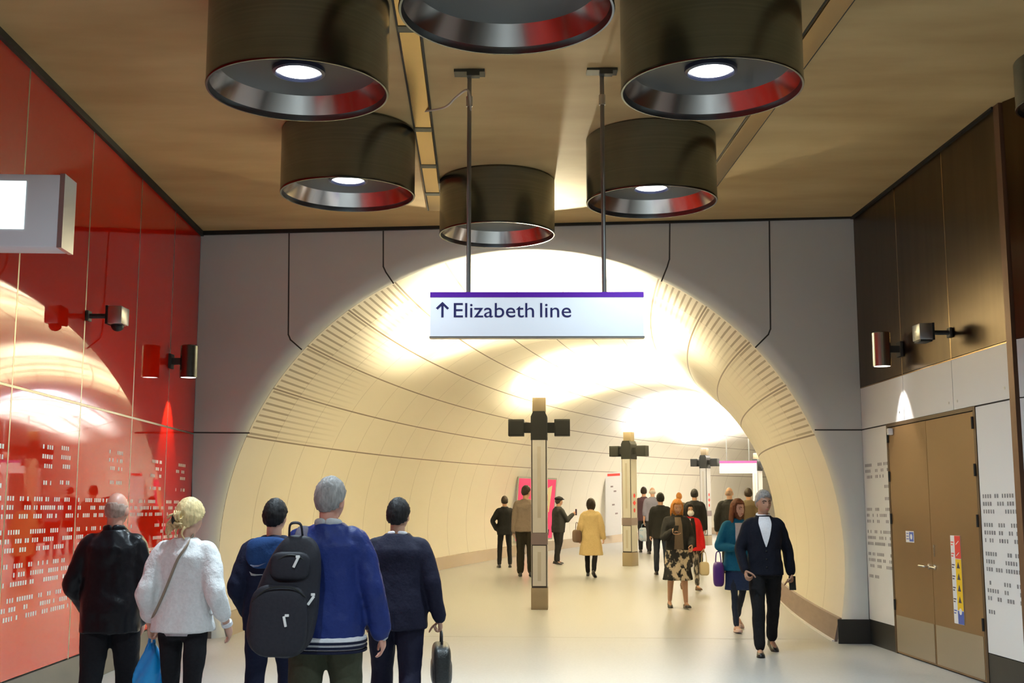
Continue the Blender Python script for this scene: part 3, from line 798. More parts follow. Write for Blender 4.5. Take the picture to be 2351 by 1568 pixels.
def board(name, label, cat, corners, m_face, m_frame, inset=0.05, thick=0.05, turn=30, away=0.35):
    P = []; N = Vector()
    for c in corners:
        p, n = tunnel_hit(*c)
        if n.dot(p - CAM) > 0: n = -n
        P.append(p); N += n
    N.normalize(); N = (Matrix.Rotation(R(-turn), 3, 'Z') @ N).normalized(); cen = sum(P, Vector()) / 4 + N * away  # board set off the wall and turned towards the camera; corners from image pixels
    P = []
    for c in corners:
        r = ray(*c); P.append(CAM + r * ((cen - CAM).dot(N) / r.dot(N)))
    cen = sum(P, Vector()) / 4
    o = thing(name, label, cat, cen)
    L_ = [p - cen for p in P]
    bm = bm_new(); prism(bm, L_, N * -thick); obj('frame', bm, m_frame, o, 0)
    Q = [q * (1 - inset) + N * 0.006 for q in L_]
    bm = bm_new(); prism(bm, Q, N * -0.008); f = obj('face', bm, m_face, o, 0)
    return o, Q, N, f
def on_board(Q, N, u, v, k=0.008):
    return (Q[0] * (1 - u) + Q[1] * u) * v + (Q[3] * (1 - u) + Q[2] * u) * (1 - v) + N * k
def board_patch(Q, N, f, name, m_, uv):
    bm = bm_new(); prism(bm, [on_board(Q, N, *x) for x in uv], N * -0.004); obj(name, bm, m_, f, 0)
po, Q, N, f = board('poster_board', 'framed pink poster stood off the tunnel wall on added legs, behind the nearest totem', 'poster', [(1190, 1094), (1279, 1098), (1268, 1238), (1181, 1246)], M['pink'], M['poster_frame'], away=0.9)
for u in (0.12, 0.88):
    a = on_board(Q, N, u, 0.0, -0.03); bm = bm_new(); tube(bm, [a - po.location * 0, Vector((a.x, a.y, -po.location.z))], 0.03, 10, 3, round_caps=False); obj('added_leg', bm, M['poster_frame'], po)  # legs added to hold up the board, which stands clear of the wall
board_patch(Q, N, f, 'poster_print', M['poster_yellow'], [(0.78, 0.85), (0.9, 0.9), (0.86, 0.45), (0.74, 0.4)])
board_patch(Q, N, f, 'poster_print', M['poster_dark'], [(0.62, 0.15), (0.9, 0.15), (0.9, 0.05), (0.62, 0.05)])
po, Q, N, f = board('map_board', 'tall white information board with a red heading, left of the second totem', 'notice board', [(1390, 1086), (1427, 1084), (1427, 1226), (1390, 1231)], M['map_white'], M['map_white'], 0.03)
board_patch(Q, N, f, 'red_heading', M['sticker_red'], [(0.1, 1.0), (0.9, 1.0), (0.9, 0.96), (0.1, 0.96)])
for u, v in ((0.3, 0.8), (0.5, 0.72), (0.4, 0.5), (0.6, 0.35)):
    board_patch(Q, N, f, 'printed_mark', M['totem_band'], [(u, v), (u + 0.16, v), (u + 0.16, v - 0.025), (u, v - 0.025)])
a_, b_ = at_y(1652, 1058, 39.5), at_y(1737, 1087, 39.5)
k54 = min(range(len(path)), key=lambda i: abs(path[i][0] - 53)); totem('added totem round the bend that lights the deep tunnel', (path[k54][1].x, path[k54][1].y), -50, TOTEM_W * 1.2, TOTEM_COL)  # extra totem put in to brighten the far stretch of tunnel
o = thing('platform_sign', 'distant white hanging sign with a thin purple stripe, beyond the third totem', 'sign', ((a_.x + b_.x) / 2, 39.5, b_.z), R(-14))
w_, h_ = b_.x - a_.x, a_.z - b_.z
bm = bm_new(); box(bm, (0, 0, h_ / 2), (w_, 0.1, h_)); obj('sign_board', bm, M['map_white'], o, 0)
bm = bm_new(); box(bm, (0, 0, h_ - 0.04), (w_ + 0.01, 0.11, 0.08)); obj('purple_stripe', bm, mat('far_stripe', (0.35, 0.06, 0.22), 0.5), o, 0)
for x in (-w_ * 0.3, w_ * 0.3):
    bm = bm_new(); tube(bm, [(x, 0, h_), (x, 0, 4.3 - b_.z)], 0.02, 8, 3, round_caps=False); obj('pole', bm, M['pole'], o)

# ================================================================== PEOPLE
SKIN = {'fair': mat('fair_skin', (0.62, 0.36, 0.26), 0.5), 'tan': mat('tan_skin', (0.48, 0.27, 0.18), 0.5), 'brown': mat('brown_skin', (0.40, 0.215, 0.135), 0.5), 'ruddy': mat('ruddy_skin', (0.60, 0.30, 0.22), 0.45)}
def hairm(name, c): return mat(name, c, 0.55, noise=((70, 70, 18), tuple(min(1, x * 1.7 + 0.01) for x in c), 3), bump=0.5, spec=0.2)
HAIR = {'dark': hairm('dark_brown_hair', (0.022, 0.015, 0.011)), 'black': hairm('black_hair', (0.008, 0.007, 0.007)), 'grey': hairm('silver_hair', (0.22, 0.21, 0.20)),
        'stubble': hairm('grey_stubble', (0.30, 0.21, 0.17)), 'blonde': hairm('blonde_hair', (0.52, 0.40, 0.20)), 'auburn': hairm('auburn_hair', (0.10, 0.032, 0.012)),
        'ginger': hairm('ginger_hair', (0.33, 0.13, 0.025)), 'white': hairm('white_hair', (0.5, 0.46, 0.43))}
C = {
 'black_leather': cloth('black_leather', (0.008, 0.008, 0.010), 0.32, 0.1), 'black_wool': cloth('black_wool', (0.008, 0.008, 0.009)),
 'black_denim': cloth('black_denim', (0.010, 0.010, 0.012)), 'white_knit': cloth('white_knit', (0.70, 0.70, 0.69), 0.9, 0.4),
 'navy': cloth('navy_wool', (0.008, 0.008, 0.022), 0.7), 'navy_dark': cloth('dark_navy_fleece', (0.008, 0.010, 0.028)), 'hood_blue': cloth('blue_hood_fabric', (0.014, 0.045, 0.14)),
 'blue': cloth('royal_blue_satin', (0.013, 0.026, 0.135), 0.5), 'olive': cloth('olive_cotton', (0.055, 0.060, 0.036)), 'grey_rib': cloth('grey_rib', (0.42, 0.43, 0.43)),
 'white_rib': cloth('white_rib', (0.72, 0.72, 0.74)), 'taupe': cloth('taupe_jacket', (0.20, 0.155, 0.125)), 'brown_trs': cloth('dark_brown_trousers', (0.022, 0.018, 0.012)),
 'cream': cloth('camel_coat', (0.62, 0.47, 0.24)), 'slate': cloth('slate_shirt', (0.17, 0.17, 0.24)), 'charcoal': cloth('charcoal_jacket', (0.022, 0.022, 0.022)),
 'red': cloth('bright_red_coat', (0.50, 0.012, 0.016)), 'teal': cloth('teal_knit', (0.006, 0.10, 0.19)), 'jeans': cloth('dark_jeans', (0.022, 0.028, 0.045)), 'navy_skirt': cloth('navy_skirt', (0.02, 0.035, 0.09)),
 'ink_navy': cloth('ink_navy_knit', (0.0055, 0.0065, 0.013)), 'olive_brown': cloth('khaki_brown_jacket', (0.10, 0.075, 0.045)), 'shirt': cloth('white_shirt', (0.75, 0.75, 0.78), 0.7, 0.15), 'lilac': cloth('pale_lilac_top', (0.50, 0.44, 0.46)),
 'print_top': cloth('dark_patterned_blouse', (0.16, 0.12, 0.085)), 'plum': cloth('plum_jacket', (0.06, 0.032, 0.045)),
 'pattern_grey': mat('grey_print_leggings', (0.02, 0.02, 0.02), 0.8, noise=((25, 25, 10), (0.35, 0.30, 0.26), 2), lo=0.45, hi=0.55),
 'floral': mat('black_and_cream_floral', (0.012, 0.012, 0.012), 0.8, noise=((9, 9, 8), (0.62, 0.53, 0.40), 3), lo=0.50, hi=0.56),
}
SHOE = {'black': mat('black_shoe', (0.010, 0.010, 0.012), 0.3), 'brown': mat('brown_shoe', (0.10, 0.05, 0.025), 0.4), 'pink': mat('pale_pink_shoe', (0.60, 0.42, 0.36), 0.5), 'grey': mat('dark_grey_shoe', (0.05, 0.05, 0.05), 0.5)}
EYE_M = mat('eye_dark', (0.02, 0.014, 0.012), 0.25)
LIP_M = mat('lips', (0.42, 0.13, 0.11), 0.45)
BELT_M = mat('dark_strap', (0.025, 0.02, 0.025), 0.6)

def head_shape(d):
    """point of a head (centre of skull at 0, face to +y, metres at full size) in direction d"""
    x, y, z = d
    px, py, pz = x * 0.076, y * 0.097, z * 0.122
    if z < 0:
        t = -z
        px *= 1 - 0.34 * t ** 1.5
        py = py * (1 - (0.42 * t if y < 0 else 0.02 * t)) + 0.012 * t
    if y > 0:
        g = lambda cx, cz, s: math.exp(-((x - cx) ** 2 + (z - cz) ** 2) / (s * s))
        py += y * (0.026 * math.exp(-(x / 0.15) ** 2 - ((z + 0.20) / 0.17) ** 2) + 0.010 * math.exp(-(x / 0.12) ** 2 - (z / 0.2) ** 2))
        py -= y * 0.012 * (g(0.42, 0.06, 0.20) + g(-0.42, 0.06, 0.20))
        py += y * 0.006 * math.exp(-((z - 0.26) / 0.12) ** 2)
        py += y * (0.007 * math.exp(-(x / 0.3) ** 2 - ((z + 0.52) / 0.1) ** 2) + 0.008 * math.exp(-(x / 0.3) ** 2 - ((z + 0.90) / 0.14) ** 2))
    return Vector((px, py, pz))
def sphere_dirs(nu, nv):
    for i in range(1, nv):
        p = -math.pi / 2 + math.pi * i / nv
        yield [Vector((math.cos(p) * math.cos(2 * math.pi * j / nu), math.cos(p) * math.sin(2 * math.pi * j / nu), math.sin(p))) for j in range(nu)]
def hair_amount(style, d):
    """thickness of the hair in direction d, or None where there is none"""
    x, y, z = d
    line = -0.10 + 0.66 * y if y > 0 else -0.10 + 0.48 * y
    side = 0.0 if abs(x) < 0.6 or y < -0.2 else 0.12
    if style == 'short': return 0.013 + 0.010 * max(z, 0) if z > line + side else None
    if style == 'full': return 0.013 + 0.015 * max(z, 0) if z > (line + 0.12 * max(y, 0)) + (0.16 if abs(x) > 0.6 and y > -0.35 else 0) else None
    if style == 'bald': return 0.0025 if -0.62 < z < 0.30 - 0.2 * y and z > line + side and y < 0.45 else None
    if style == 'thin': return 0.006 + 0.005 * max(-y, 0) if z > line + side and not (z > 0.72 and y < 0.5) else (0.003 if z > line + side else None)
    if style == 'bun': return 0.020 if z > line - 0.08 else None
    if style == 'bob': return 0.030 + 0.012 * max(-z, 0) if (z > (0.62 if y > 0.55 and abs(x) < 0.55 else -0.85)) and not (y > 0.62 and z < 0.5) else None
    if style == 'long': return 0.022 + 0.01 * max(-z, 0) if (y < 0.45 or z > 0.58) else None
    return None

PEOPLE = {}
def person(key, label, X, Y, fz, h, face, P, group=None):
    near = P.get('near', False); vox = P.get('vox', 0.0075 if near else 0.011)
    bw = P.get('bw', 1.0)               # breadth of the figure
    root = thing('person', label, 'person', (X, Y, fz), -R(face), group)
    V = Vector
    rot = lambda a: Matrix.Rotation(R(a), 3, 'X')
    # --- joints at a standing height of 1.75 m
    J = {}
    for nm, s in (('L', -1), ('R', 1)):
        fx, kn = P.get('leg' + nm, (0, 2)); ft = fx - kn
        hip = V((s * 0.088 * bw, 0, 0.93)); spread = V((s * P.get('stance', 0.012), 0, 0))
        knee = hip + V((0, math.sin(R(fx)), -math.cos(R(fx)))) * 0.435 + spread
        ank = knee + V((0, math.sin(R(ft)), -math.cos(R(ft)))) * 0.41 + spread * 0.5
        fp = ft * 0.75 if ft < 0 else min(16, ft * 0.7)
        if 'foot' + nm in P: fp = P['foot' + nm]
        J['hip' + nm], J['knee' + nm], J['ank' + nm], J['fp' + nm] = hip, knee, ank, fp
        ab, fl, ab2, fl2 = P.get('arm' + nm, (9, 0, 4, 12))
        sh = V((s * 0.165 * bw, -0.008, 1.388))
        dirv = lambda a, f: V((s * math.sin(R(a)), math.sin(R(f)) * math.cos(R(a)), -math.cos(R(f)) * math.cos(R(a))))
        el = sh + dirv(ab, fl) * 0.285; wr = el + dirv(ab2, fl2) * 0.25
        J['sh' + nm], J['el' + nm], J['wr' + nm], J['hd' + nm] = sh, el, wr, dirv(ab2 * 0.8, fl2 * 0.9 + 2)
    low = 9
    for nm in 'LR':
        for p in ((0, -0.055, -0.085), (0, 0.15, -0.085)):
            low = min(low, (J['ank' + nm] + rot(J['fp' + nm]) @ V(p)).z)
    k = h / (1.752 - low)
    def W(v): return V((v.x * k, v.y * k, (v.z - low) * k))
    for n_ in list(J):
        if not n_.startswith('fp') and not n_.startswith('hd'): J[n_] = W(J[n_])
    up = (-low) * k
    Z = lambda z: z * k + up
    hyaw, hpitch = P.get('head', (0, 0))
    HR = Matrix.Rotation(R(-hyaw), 3, 'Z') @ Matrix.Rotation(R(hpitch), 3, 'X')
    neck_top = V((0, 0.005, 1.535))
    def HP(v): return W(neck_top + HR @ (V((0, 0.012, 0.094)) + v))
    def ring(z, rx, ry, cy=0.0, n=36, e=2.4, cx=0.0):
        out = []
        for j in range(n):
            a = 2 * math.pi * j / n; c, s = math.cos(a), math.sin(a)
            out.append(V((cx + k * rx * math.copysign(abs(c) ** (2 / e), c), k * (cy + ry * math.copysign(abs(s) ** (2 / e), s)), Z(z))))
        return out
    # --- the body: one continuous skin
    B0 = P.get('bottom', {}); thin = 1.0 if B0.get('kind') == 'skirt' and not B0.get('legs') else 0.78
    b = bm_new()
    rings_to_faces(b, [ring(z, rx * bw, ry * bw, cy) for z, rx, ry, cy in ((0.84, 0.10, 0.08, 0), (0.88, 0.15, 0.10, -0.005), (0.95, 0.165, 0.112, -0.01), (1.03, 0.15, 0.10, 0), (1.12, 0.136, 0.092, 0.004), (1.24, 0.15, 0.105, 0.006), (1.34, 0.158, 0.108, 0.0), (1.40, 0.140, 0.09, -0.008), (1.44, 0.105, 0.07, -0.012), (1.48, 0.065, 0.058, -0.010))])
    tube(b, [W(V((0, -0.015, 1.42))), W(V((0, -0.008, 1.50))), W(neck_top + HR @ V((0, 0.0, 0.06)))], [0.062 * k, 0.056 * k, 0.056 * k], 16)
    hr = []
    for row in sphere_dirs(36, 26): hr.append([HP(head_shape(d)) for d in row])
    rings_to_faces(b, hr)
    for s in (-1, 1):
        ell(b, HP(V((s * 0.077, -0.006, -0.012))), (0.011 * k, 0.020 * k, 0.033 * k), HR @ Matrix.Rotation(R(-14), 3, 'X') @ Matrix.Rotation(R(-20 * s), 3, 'Z'), 12)
    for nm, s in (('L', -1), ('R', 1)):
        sh, el, wr, hd = J['sh' + nm], J['el' + nm], J['wr' + nm], J['hd' + nm]
        tube(b, [sh + V((-s * 0.05 * k, 0, 0)), sh.lerp(el, 0.12), sh.lerp(el, 0.5), el, el.lerp(wr, 0.3), wr], [0.05 * k, 0.050 * k, 0.044 * k, 0.038 * k, 0.037 * k, 0.025 * k], 14, 18)
        tube(b, [J['hip' + nm] + V((0, 0, 0.02)), J['hip' + nm].lerp(J['knee' + nm], 0.5), J['knee' + nm], J['knee' + nm].lerp(J['ank' + nm], 0.3) + V((0, -0.012 * k, 0)), J['ank' + nm]], [q_ * k * thin for q_ in (0.088, 0.075, 0.052, 0.052, 0.034)], 16, 20)
        FR = rot(J['fp' + nm])
        tube(b, [J['ank' + nm] + FR @ V((0, -0.03, -0.045)) * k, J['ank' + nm] + FR @ V((s * 0.005, 0.05, -0.045)) * k, J['ank' + nm] + FR @ V((s * 0.014, 0.125, -0.062)) * k], [0.034 * k, 0.036 * k, 0.026 * k], 12, 10, flat=0.9)
        # hand: palm, four fingers of their own length, thumb from the side of the palm
        n = V(P.get('palm' + nm, (-s, 0, 0))); n = (n - hd * n.dot(hd)).normalized()
        w = (hd.cross(n) * -s).normalized()            # from little finger to index finger
        if w.y < -0.5: w = -w
        hb = Matrix((w, n, hd)).transposed()
        pc = wr + hd * 0.052 * k
        superell(b, pc, (0.041 * k, 0.016 * k, 0.052 * k), 0.7, hb, 14)
        curl = P.get('curl' + nm, 0.32)
        for q, ln in enumerate((0.062, 0.074, 0.080, 0.072)):
            base = wr + hd * 0.092 * k + w * (q - 1.5) * 0.0205 * k
            pts = [base - hd * 0.02 * k, base]; ang = 0.1
            for seg_ in (0.45, 0.32, 0.23):
                ang += curl * 1.25; pts.append(pts[-1] + (hd * math.cos(ang) + n * math.sin(ang)) * ln * seg_ * k)
            tube(b, pts, [0.0092 * k, 0.0092 * k, 0.0088 * k, 0.0082 * k, 0.007 * k], 8, 12)
        tb = wr + hd * 0.03 * k + w * 0.032 * k
        tube(b, [tb - w * 0.012 * k, tb + (w * 0.6 + hd * 0.5 + n * 0.25) * 0.035 * k, tb + (w * 0.55 + hd * 1.1 + n * (0.35 + curl)) * 0.055 * k, tb + (w * 0.35 + hd * 1.6 + n * (0.4 + curl * 1.4)) * 0.058 * k], [0.014 * k, 0.012 * k, 0.0105 * k, 0.009 * k], 8, 12)
    skin = SKIN[P.get('skin', 'fair')]
    obj('body', fuse(b, vox, 2), skin, root, 180)
    # --- face
    if P.get('facework', True):
        def surf(x, z, off=0.0):
            d = V((x, math.sqrt(max(0.01, 1 - x * x - z * z)), z)); p = head_shape(d); return HP(p + V((0, off, 0)))
        for s in (-1, 1):
            e = bm_new(); ell(e, surf(s * 0.40, 0.05, -0.002), (0.013 * k, 0.006 * k, 0.006 * k), HR, 10); obj('eye', e, EYE_M, root, 180)
            e = bm_new(); tube(e, [surf(s * 0.20, 0.20, 0.002), surf(s * 0.42, 0.25, 0.002), surf(s * 0.62, 0.19, 0.0)], [0.004 * k, 0.0045 * k, 0.003 * k], 8, 8, flat=0.8); obj('eyebrow', e, HAIR[P.get('brow', P.get('hair', ('short', 'dark'))[1])], root, 180)
        e = bm_new(); tube(e, [surf(-0.27, -0.53, -0.001), surf(-0.1, -0.50, 0.003), surf(0.1, -0.50, 0.003), surf(0.27, -0.53, -0.001)], [0.003 * k, 0.007 * k, 0.007 * k, 0.003 * k], 8, 10); obj('lips', e, LIP_M, root, 180)
    # --- hair
    style, hcol = P.get('hair', ('short', 'dark'))
    hb_ = bm_new(); hr = []
    for row in sphere_dirs(48, 34):
        rr = []
        for d in row:
            t = hair_amount(style, d); p = head_shape(d)
            if t is None: p = p * 0.93
            else: p = p + d * (t + (0.0012 if style == 'bald' else 0.006) * noise.noise(Vector((d.x * 14, d.y * 14, d.z * 5)) + V((X, Y, 0))))
            rr.append(HP(p))
        hr.append(rr)
    rings_to_faces(hb_, hr)
    if style == 'bun':
        for q in range(26):
            a = random.uniform(0, 6.28); r_ = random.uniform(0.0, 0.045)
            c = V((r_ * math.cos(a), -0.115 + random.uniform(-0.02, 0.02), -0.005 + r_ * math.sin(a)))
            u_ = V((math.cos(a + 1), -0.3, math.sin(a + 1)))
            tube(hb_, [HP(c - u_ * 0.03), HP(c + V((0, -0.02, 0))), HP(c + u_ * 0.035)], [0.006 * k, 0.010 * k, 0.004 * k], 7, 6)
        for q in range(14):
            x = random.uniform(-0.06, 0.06); z0 = random.uniform(-0.08, 0.02)
            tube(hb_, [HP(V((x, -0.10, z0))), HP(V((x * 1.25 - 0.02, -0.115, z0 - 0.04))), HP(V((x * 1.5 - 0.02, -0.10, z0 - 0.075)))], [0.008 * k, 0.007 * k, 0.003 * k], 7, 6)
    if style in ('long', 'bob'):
        ln = P.get('hair_len', 0.30 if style == 'long' else 0.02)
        if style == 'long':
            for q in range(30):
                a = R(random.uniform(150, 390)); x, y = math.cos(a) * 0.085, math.sin(a) * 0.095 if math.sin(a) < 0 else math.sin(a) * 0.05
                z0 = random.uniform(0.0, 0.05); l_ = ln * random.uniform(0.8, 1.05)
                tube(hb_, [HP(V((x, y, z0))), HP(V((x * 1.12, y * 1.1 - 0.008, z0 - l_ * 0.45))), HP(V((x * 1.2 + 0.01 * math.sin(q), y * 0.95 - 0.005, z0 - l_)))], [0.020 * k, 0.020 * k, 0.007 * k], 8, 8, flat=0.7)
    hob = obj('hair', hb_, HAIR[hcol], root, 60)
    if style == 'bun':
        e = bm_new(); ell(e, HP(V((0.0, -0.15, -0.01))), (0.014 * k, 0.012 * k, 0.034 * k), HR, 10); obj('hair_clip', e, M['black'], hob, 180)
    # --- clothes
    def fold(me, amp, f):
        if amp <= 0: return me
        me.update()
        off = V((X * 3.1, Y * 1.7, 0))
        for v in me.vertices:
            c = v.co
            q = noise.noise(V((c.x * f, c.y * f, c.z * f * 0.55)) + off) + 0.5 * noise.noise(V((c.x * f * 2.3 + c.z * 4, c.y * f * 2.3, c.z * f * 1.6)) - off)
            v.co = c + v.normal * (amp * k * q)
        return me
    T = P['top']; bu = T.get('bulk', 0.018); hem = T.get('hem', 0.86); fl_ = T.get('flare', 0.0); wst = T.get('waist', 1.0)
    b = bm_new(); rr = []
    for z, rx, ry, cy in ((hem, 0.168, 0.120, -0.010), (0.95, 0.170, 0.122, -0.012), (1.04, 0.160 * wst, 0.112 * wst, 0.0), (1.13, 0.154 * wst, 0.108 * wst, 0.004), (1.24, 0.162, 0.114, 0.004), (1.34, 0.170, 0.116, 0.0), (1.385, 0.163, 0.106, -0.006), (1.425, 0.138, 0.092, -0.010), (1.458, 0.104, 0.078, -0.010), (1.484, 0.078, 0.068, -0.010), (1.502, 0.064, 0.062, -0.008)):
        if z < hem + 1e-6 and z != hem: continue
        g = fl_ * max(0, 0.97 - z) + (T.get('belly', 0) * math.exp(-((z - 1.08) / 0.13) ** 2))
        q = bu if z < 1.42 else bu * 0.6
        rr.append(ring(z, (rx + g) * bw + q, (ry + g * 0.8) * bw + q, cy))
    rings_to_faces(b, rr)
    slv = T.get('sleeve', 1.0)
    for nm, s in (('L', -1), ('R', 1)):
        sh, el, wr = J['sh' + nm], J['el' + nm], J['wr' + nm]
        pts = [sh + V((-s * 0.075 * k, 0, 0.022 * k)), sh + V((-s * 0.014 * k, 0, 0.008 * k)), sh.lerp(el, 0.30), sh.lerp(el, 0.7), el, el.lerp(wr, 0.45 * slv), el.lerp(wr, 0.97 * slv)]
        q = bu * 0.8
        tube(b, pts, [(x + q) * k for x in (0.046, 0.054, 0.055, 0.050, 0.045, 0.040, 0.034)], 16, 26)
    tm = C[T['m']]
    top_me = fold(fuse(b, 0.011 if near else 0.014, 4), T.get('fold', 0.006), 11)
    bvh = BVHTree.FromPolygons([v.co.copy() for v in top_me.vertices], [tuple(p.vertices) for p in top_me.polygons])
    top_o = obj(T.get('name', 'jacket'), top_me, tm, root, 180)
    B = P.get('bottom', {'m': 'black_denim'}); pe = B.get('bulk', 0.012)
    b = bm_new()
    if B.get('kind') == 'skirt':
        zb = B['hem']; rw = B.get('r', 0.21)
        n_ = 48; rr = []
        for i in range(9):
            t = i / 8; z = zb + (1.04 - zb) * t
            rx = rw + (0.165 * bw - rw) * t ** 0.8; base = ring(z, rx + pe, rx * 0.72 + pe, 0.0, n_, 2.0)
            for j, p in enumerate(base):
                c_ = V((0, 0, p.z)); rr_ = (p - c_) * (1 + 0.05 * (1 - t) * math.sin(j / n_ * 6.283 * 9 + 1.0))
                base[j] = c_ + rr_
            rr.append(base)
        rings_to_faces(b, rr)
        obj('skirt', fold(fuse(b, 0.012, 2), 0.008, 8), C[B['m']], root, 180)
        b = bm_new()
    if B.get('kind') != 'skirt' or B.get('legs'):
        if B.get('legs'): B = dict(B, m=B['legs'])
        rings_to_faces(b, [ring(z, rx * bw + pe, ry * bw + pe, cy) for z, rx, ry, cy in ((0.83, 0.11, 0.08, 0), (0.88, 0.160, 0.106, -0.006), (0.95, 0.168, 0.116, -0.012), (1.02, 0.155, 0.105, 0), (1.06, 0.15, 0.10, 0))])
        sl = B.get('slim', 1.0)
        for nm, s in (('L', -1), ('R', 1)):
            hp_, kn_, an_ = J['hip' + nm], J['knee' + nm], J['ank' + nm]
            end = kn_.lerp(an_, B.get('len', 0.97))
            tube(b, [hp_ + V((0, 0, 0.03 * k)), hp_.lerp(kn_, 0.18), hp_.lerp(kn_, 0.55), kn_, kn_.lerp(end, 0.45) + V((0, -0.010 * k, 0)), end], [(x * (bw * 0.5 + 0.5) * sl + pe) * k for x in (0.084, 0.088, 0.076, 0.058, 0.056, 0.046)], 18, 28)
        obj('trousers', fold(fuse(b, 0.011 if near else 0.014, 3), B.get('fold', 0.007), 12), C[B['m']], root, 180)
    # --- shoes
    for nm, s in (('L', -1), ('R', 1)):
        FR = rot(J['fp' + nm]) @ Matrix.Rotation(R(-s * 6), 3, 'Z'); A = J['ank' + nm]
        b = bm_new(); rr = []
        lo_ = P.get('shoe_low', False)
        for y, hw, ht in ((-0.082, 0.010, 0.030), (-0.075, 0.026, 0.062), (-0.045, 0.036, 0.030 if lo_ else 0.085), (0.0, 0.038, 0.026 if lo_ else 0.088), (0.04, 0.039, 0.030 if lo_ else 0.070), (0.09, 0.045, 0.052), (0.14, 0.043, 0.042), (0.175, 0.032, 0.034), (0.19, 0.012, 0.024)):
            sec = []
            for j in range(14):
                a = math.pi * 2 * j / 14; c_, s_ = math.cos(a), math.sin(a)
                zz = -0.087 + (ht if s_ > 0 else 0.0) * abs(s_) ** 0.7 if s_ > 0 else -0.087
                sec.append(A + FR @ V((hw * math.copysign(abs(c_) ** 0.8, c_), y, zz + (0.004 * s_ if s_ < 0 else 0))) * k)
            rr.append(sec)
        rings_to_faces(b, rr); obj('shoe', b, SHOE[P.get('shoe', 'black')], root, 60)
    # --- helpers for what is worn over the top
    def hit(x, z, back):
        o_ = V((x * k, -1.2 if back else 1.2, Z(z))); d_ = V((0, 1 if back else -1, 0)); r_ = bvh.ray_cast(o_, d_)
        if r_[0] is None: return V((x * k, (-0.12 if back else 0.12) * k, Z(z)))
        return r_[0]
    def patch(name, rows, m_, back=False, off=0.005, nx=10, parent=None, thick=0.004):
        """a piece of cloth laid on the chest or back: rows of (z, x0, x1)"""
        g = bm_new(); y_ = -off if back else off; vs = []
        zs = catmull([V((z, x0, x1)) for z, x0, x1 in rows], 5 * (len(rows) - 1)) if len(rows) > 2 else [V(r_) for r_ in rows]
        for r_ in zs:
            vs.append([hit(r_.y + (r_.z - r_.y) * i / nx, r_.x, back) + V((0, y_, 0)) for i in range(nx + 1)])
        rings_to_faces(g, [row + [p - V((0, math.copysign(thick, y_), 0)) for p in row[::-1]] for row in vs])
        return obj(name, g, m_, parent or top_o, 60)
    def strap(name, pts, width, m_, parent, off=0.012, thick=0.006):
        """a flat band over the top: points (x, z, back) or explicit vectors"""
        P3 = [p if isinstance(p, Vector) else hit(p[0], p[1], p[2]) + V((0, -off if p[2] else off, 0)) for p in pts]
        g = bm_new(); tube(g, P3, width * k / 2, 10, 5 * (len(P3) - 1), flat=thick / (width / 2), up=None); return obj(name, g, m_, parent, 60)
    info = dict(root=root, J=J, k=k, Z=Z, W=W, HP=HP, HR=HR, hit=hit, patch=patch, strap=strap, top=top_o, ring=ring, hair=hob)
    if P.get('collar'):
        ch = P.get('collar_h', 0.030); b = bm_new()
        tube(b, [W(V((0.068 * math.sin(a), 0.064 * math.cos(a) - 0.010, 1.497 + 0.012 * -math.cos(a)))) for a in [R(x) for x in range(-160, 161, 20)]], ch * k / 2, 10, 40, flat=0.5, up=(0, 0, 1))
        obj('collar', b, C[P['collar']], top_o, 180)
    PEOPLE[key] = info
    return info
def world_pt(info, v):
    r = info['root']; return r.location + Matrix.Rotation(r.rotation_euler.z, 3, 'Z') @ v
def spot_of(px, py_top, Y, foot=None):
    """where a person stands whose head top is at that pixel, at depth Y"""
    p = at_y(px, py_top, Y); fz = hall_floor(Y); return p.x, Y, fz, p.z - fz
def spot_feet(hx, hy, fx, fy):
    f_ = on_floor(fx, fy); p = at_y(hx, hy, f_.y); return (p.x + f_.x) / 2, f_.y, 0.0, p.z

# ------------------------------------------------------------------ the five in the foreground, walking away
F = person('bald', 'bald man from behind in a black leather jacket, by the red wall', *spot_of(268, 1131, 7.3), -4, dict(
    near=True, bw=1.02, skin='ruddy', hair=('bald', 'stubble'), head=(10, 0), armL=(20, -4, -14, 40), armR=(8, -2, -4, 24), legL=(-8, 8), legR=(12, 6), collar='black_leather', collar_h=0.05,
    top=dict(m='black_leather', bulk=0.024, hem=0.80, fold=0.009, belly=0.02), bottom=dict(m='black_denim', bulk=0.018)))
F = person('blonde', 'blonde woman from behind in a white knit jacket, beside the bald man', *spot_of(432, 1147, 6.95), 4, dict(
    near=True, bw=0.98, skin='fair', hair=('bun', 'blonde'), head=(24, -2), armL=(13, -22, 4, 34), armR=(17, -20, 9, 34), curlL=0.85, legL=(10, 4), legR=(-10, 14),
    top=dict(m='white_knit', bulk=0.026, hem=0.88, flare=0.25, fold=0.012, sleeve=0.72), bottom=dict(m='black_denim', slim=0.85, bulk=0.008)))
e = bm_new(); wr = F['J']['wrR']; hd = F['J']['hdR']
x_ = hd.cross(Vector((0, 1, 0))).normalized(); y_ = hd.cross(x_)
rings_to_faces(e, [[wr + hd * (0.012 * q - 0.012) + (x_ * math.cos(a) + y_ * math.sin(a)) * r_ for a in [j * math.pi / 8 for j in range(16)]] for q, r_ in ((0, 0.027), (0, 0.034), (2, 0.034), (2, 0.027))])
obj('wrist_watch', e, C['white_rib'], F['root'])
lin = F['patch']('blouse_hem', [(0.878, -0.085, 0.085), (0.86, -0.07, 0.07)], C['lilac'], True, 0.004, parent=F['top'])
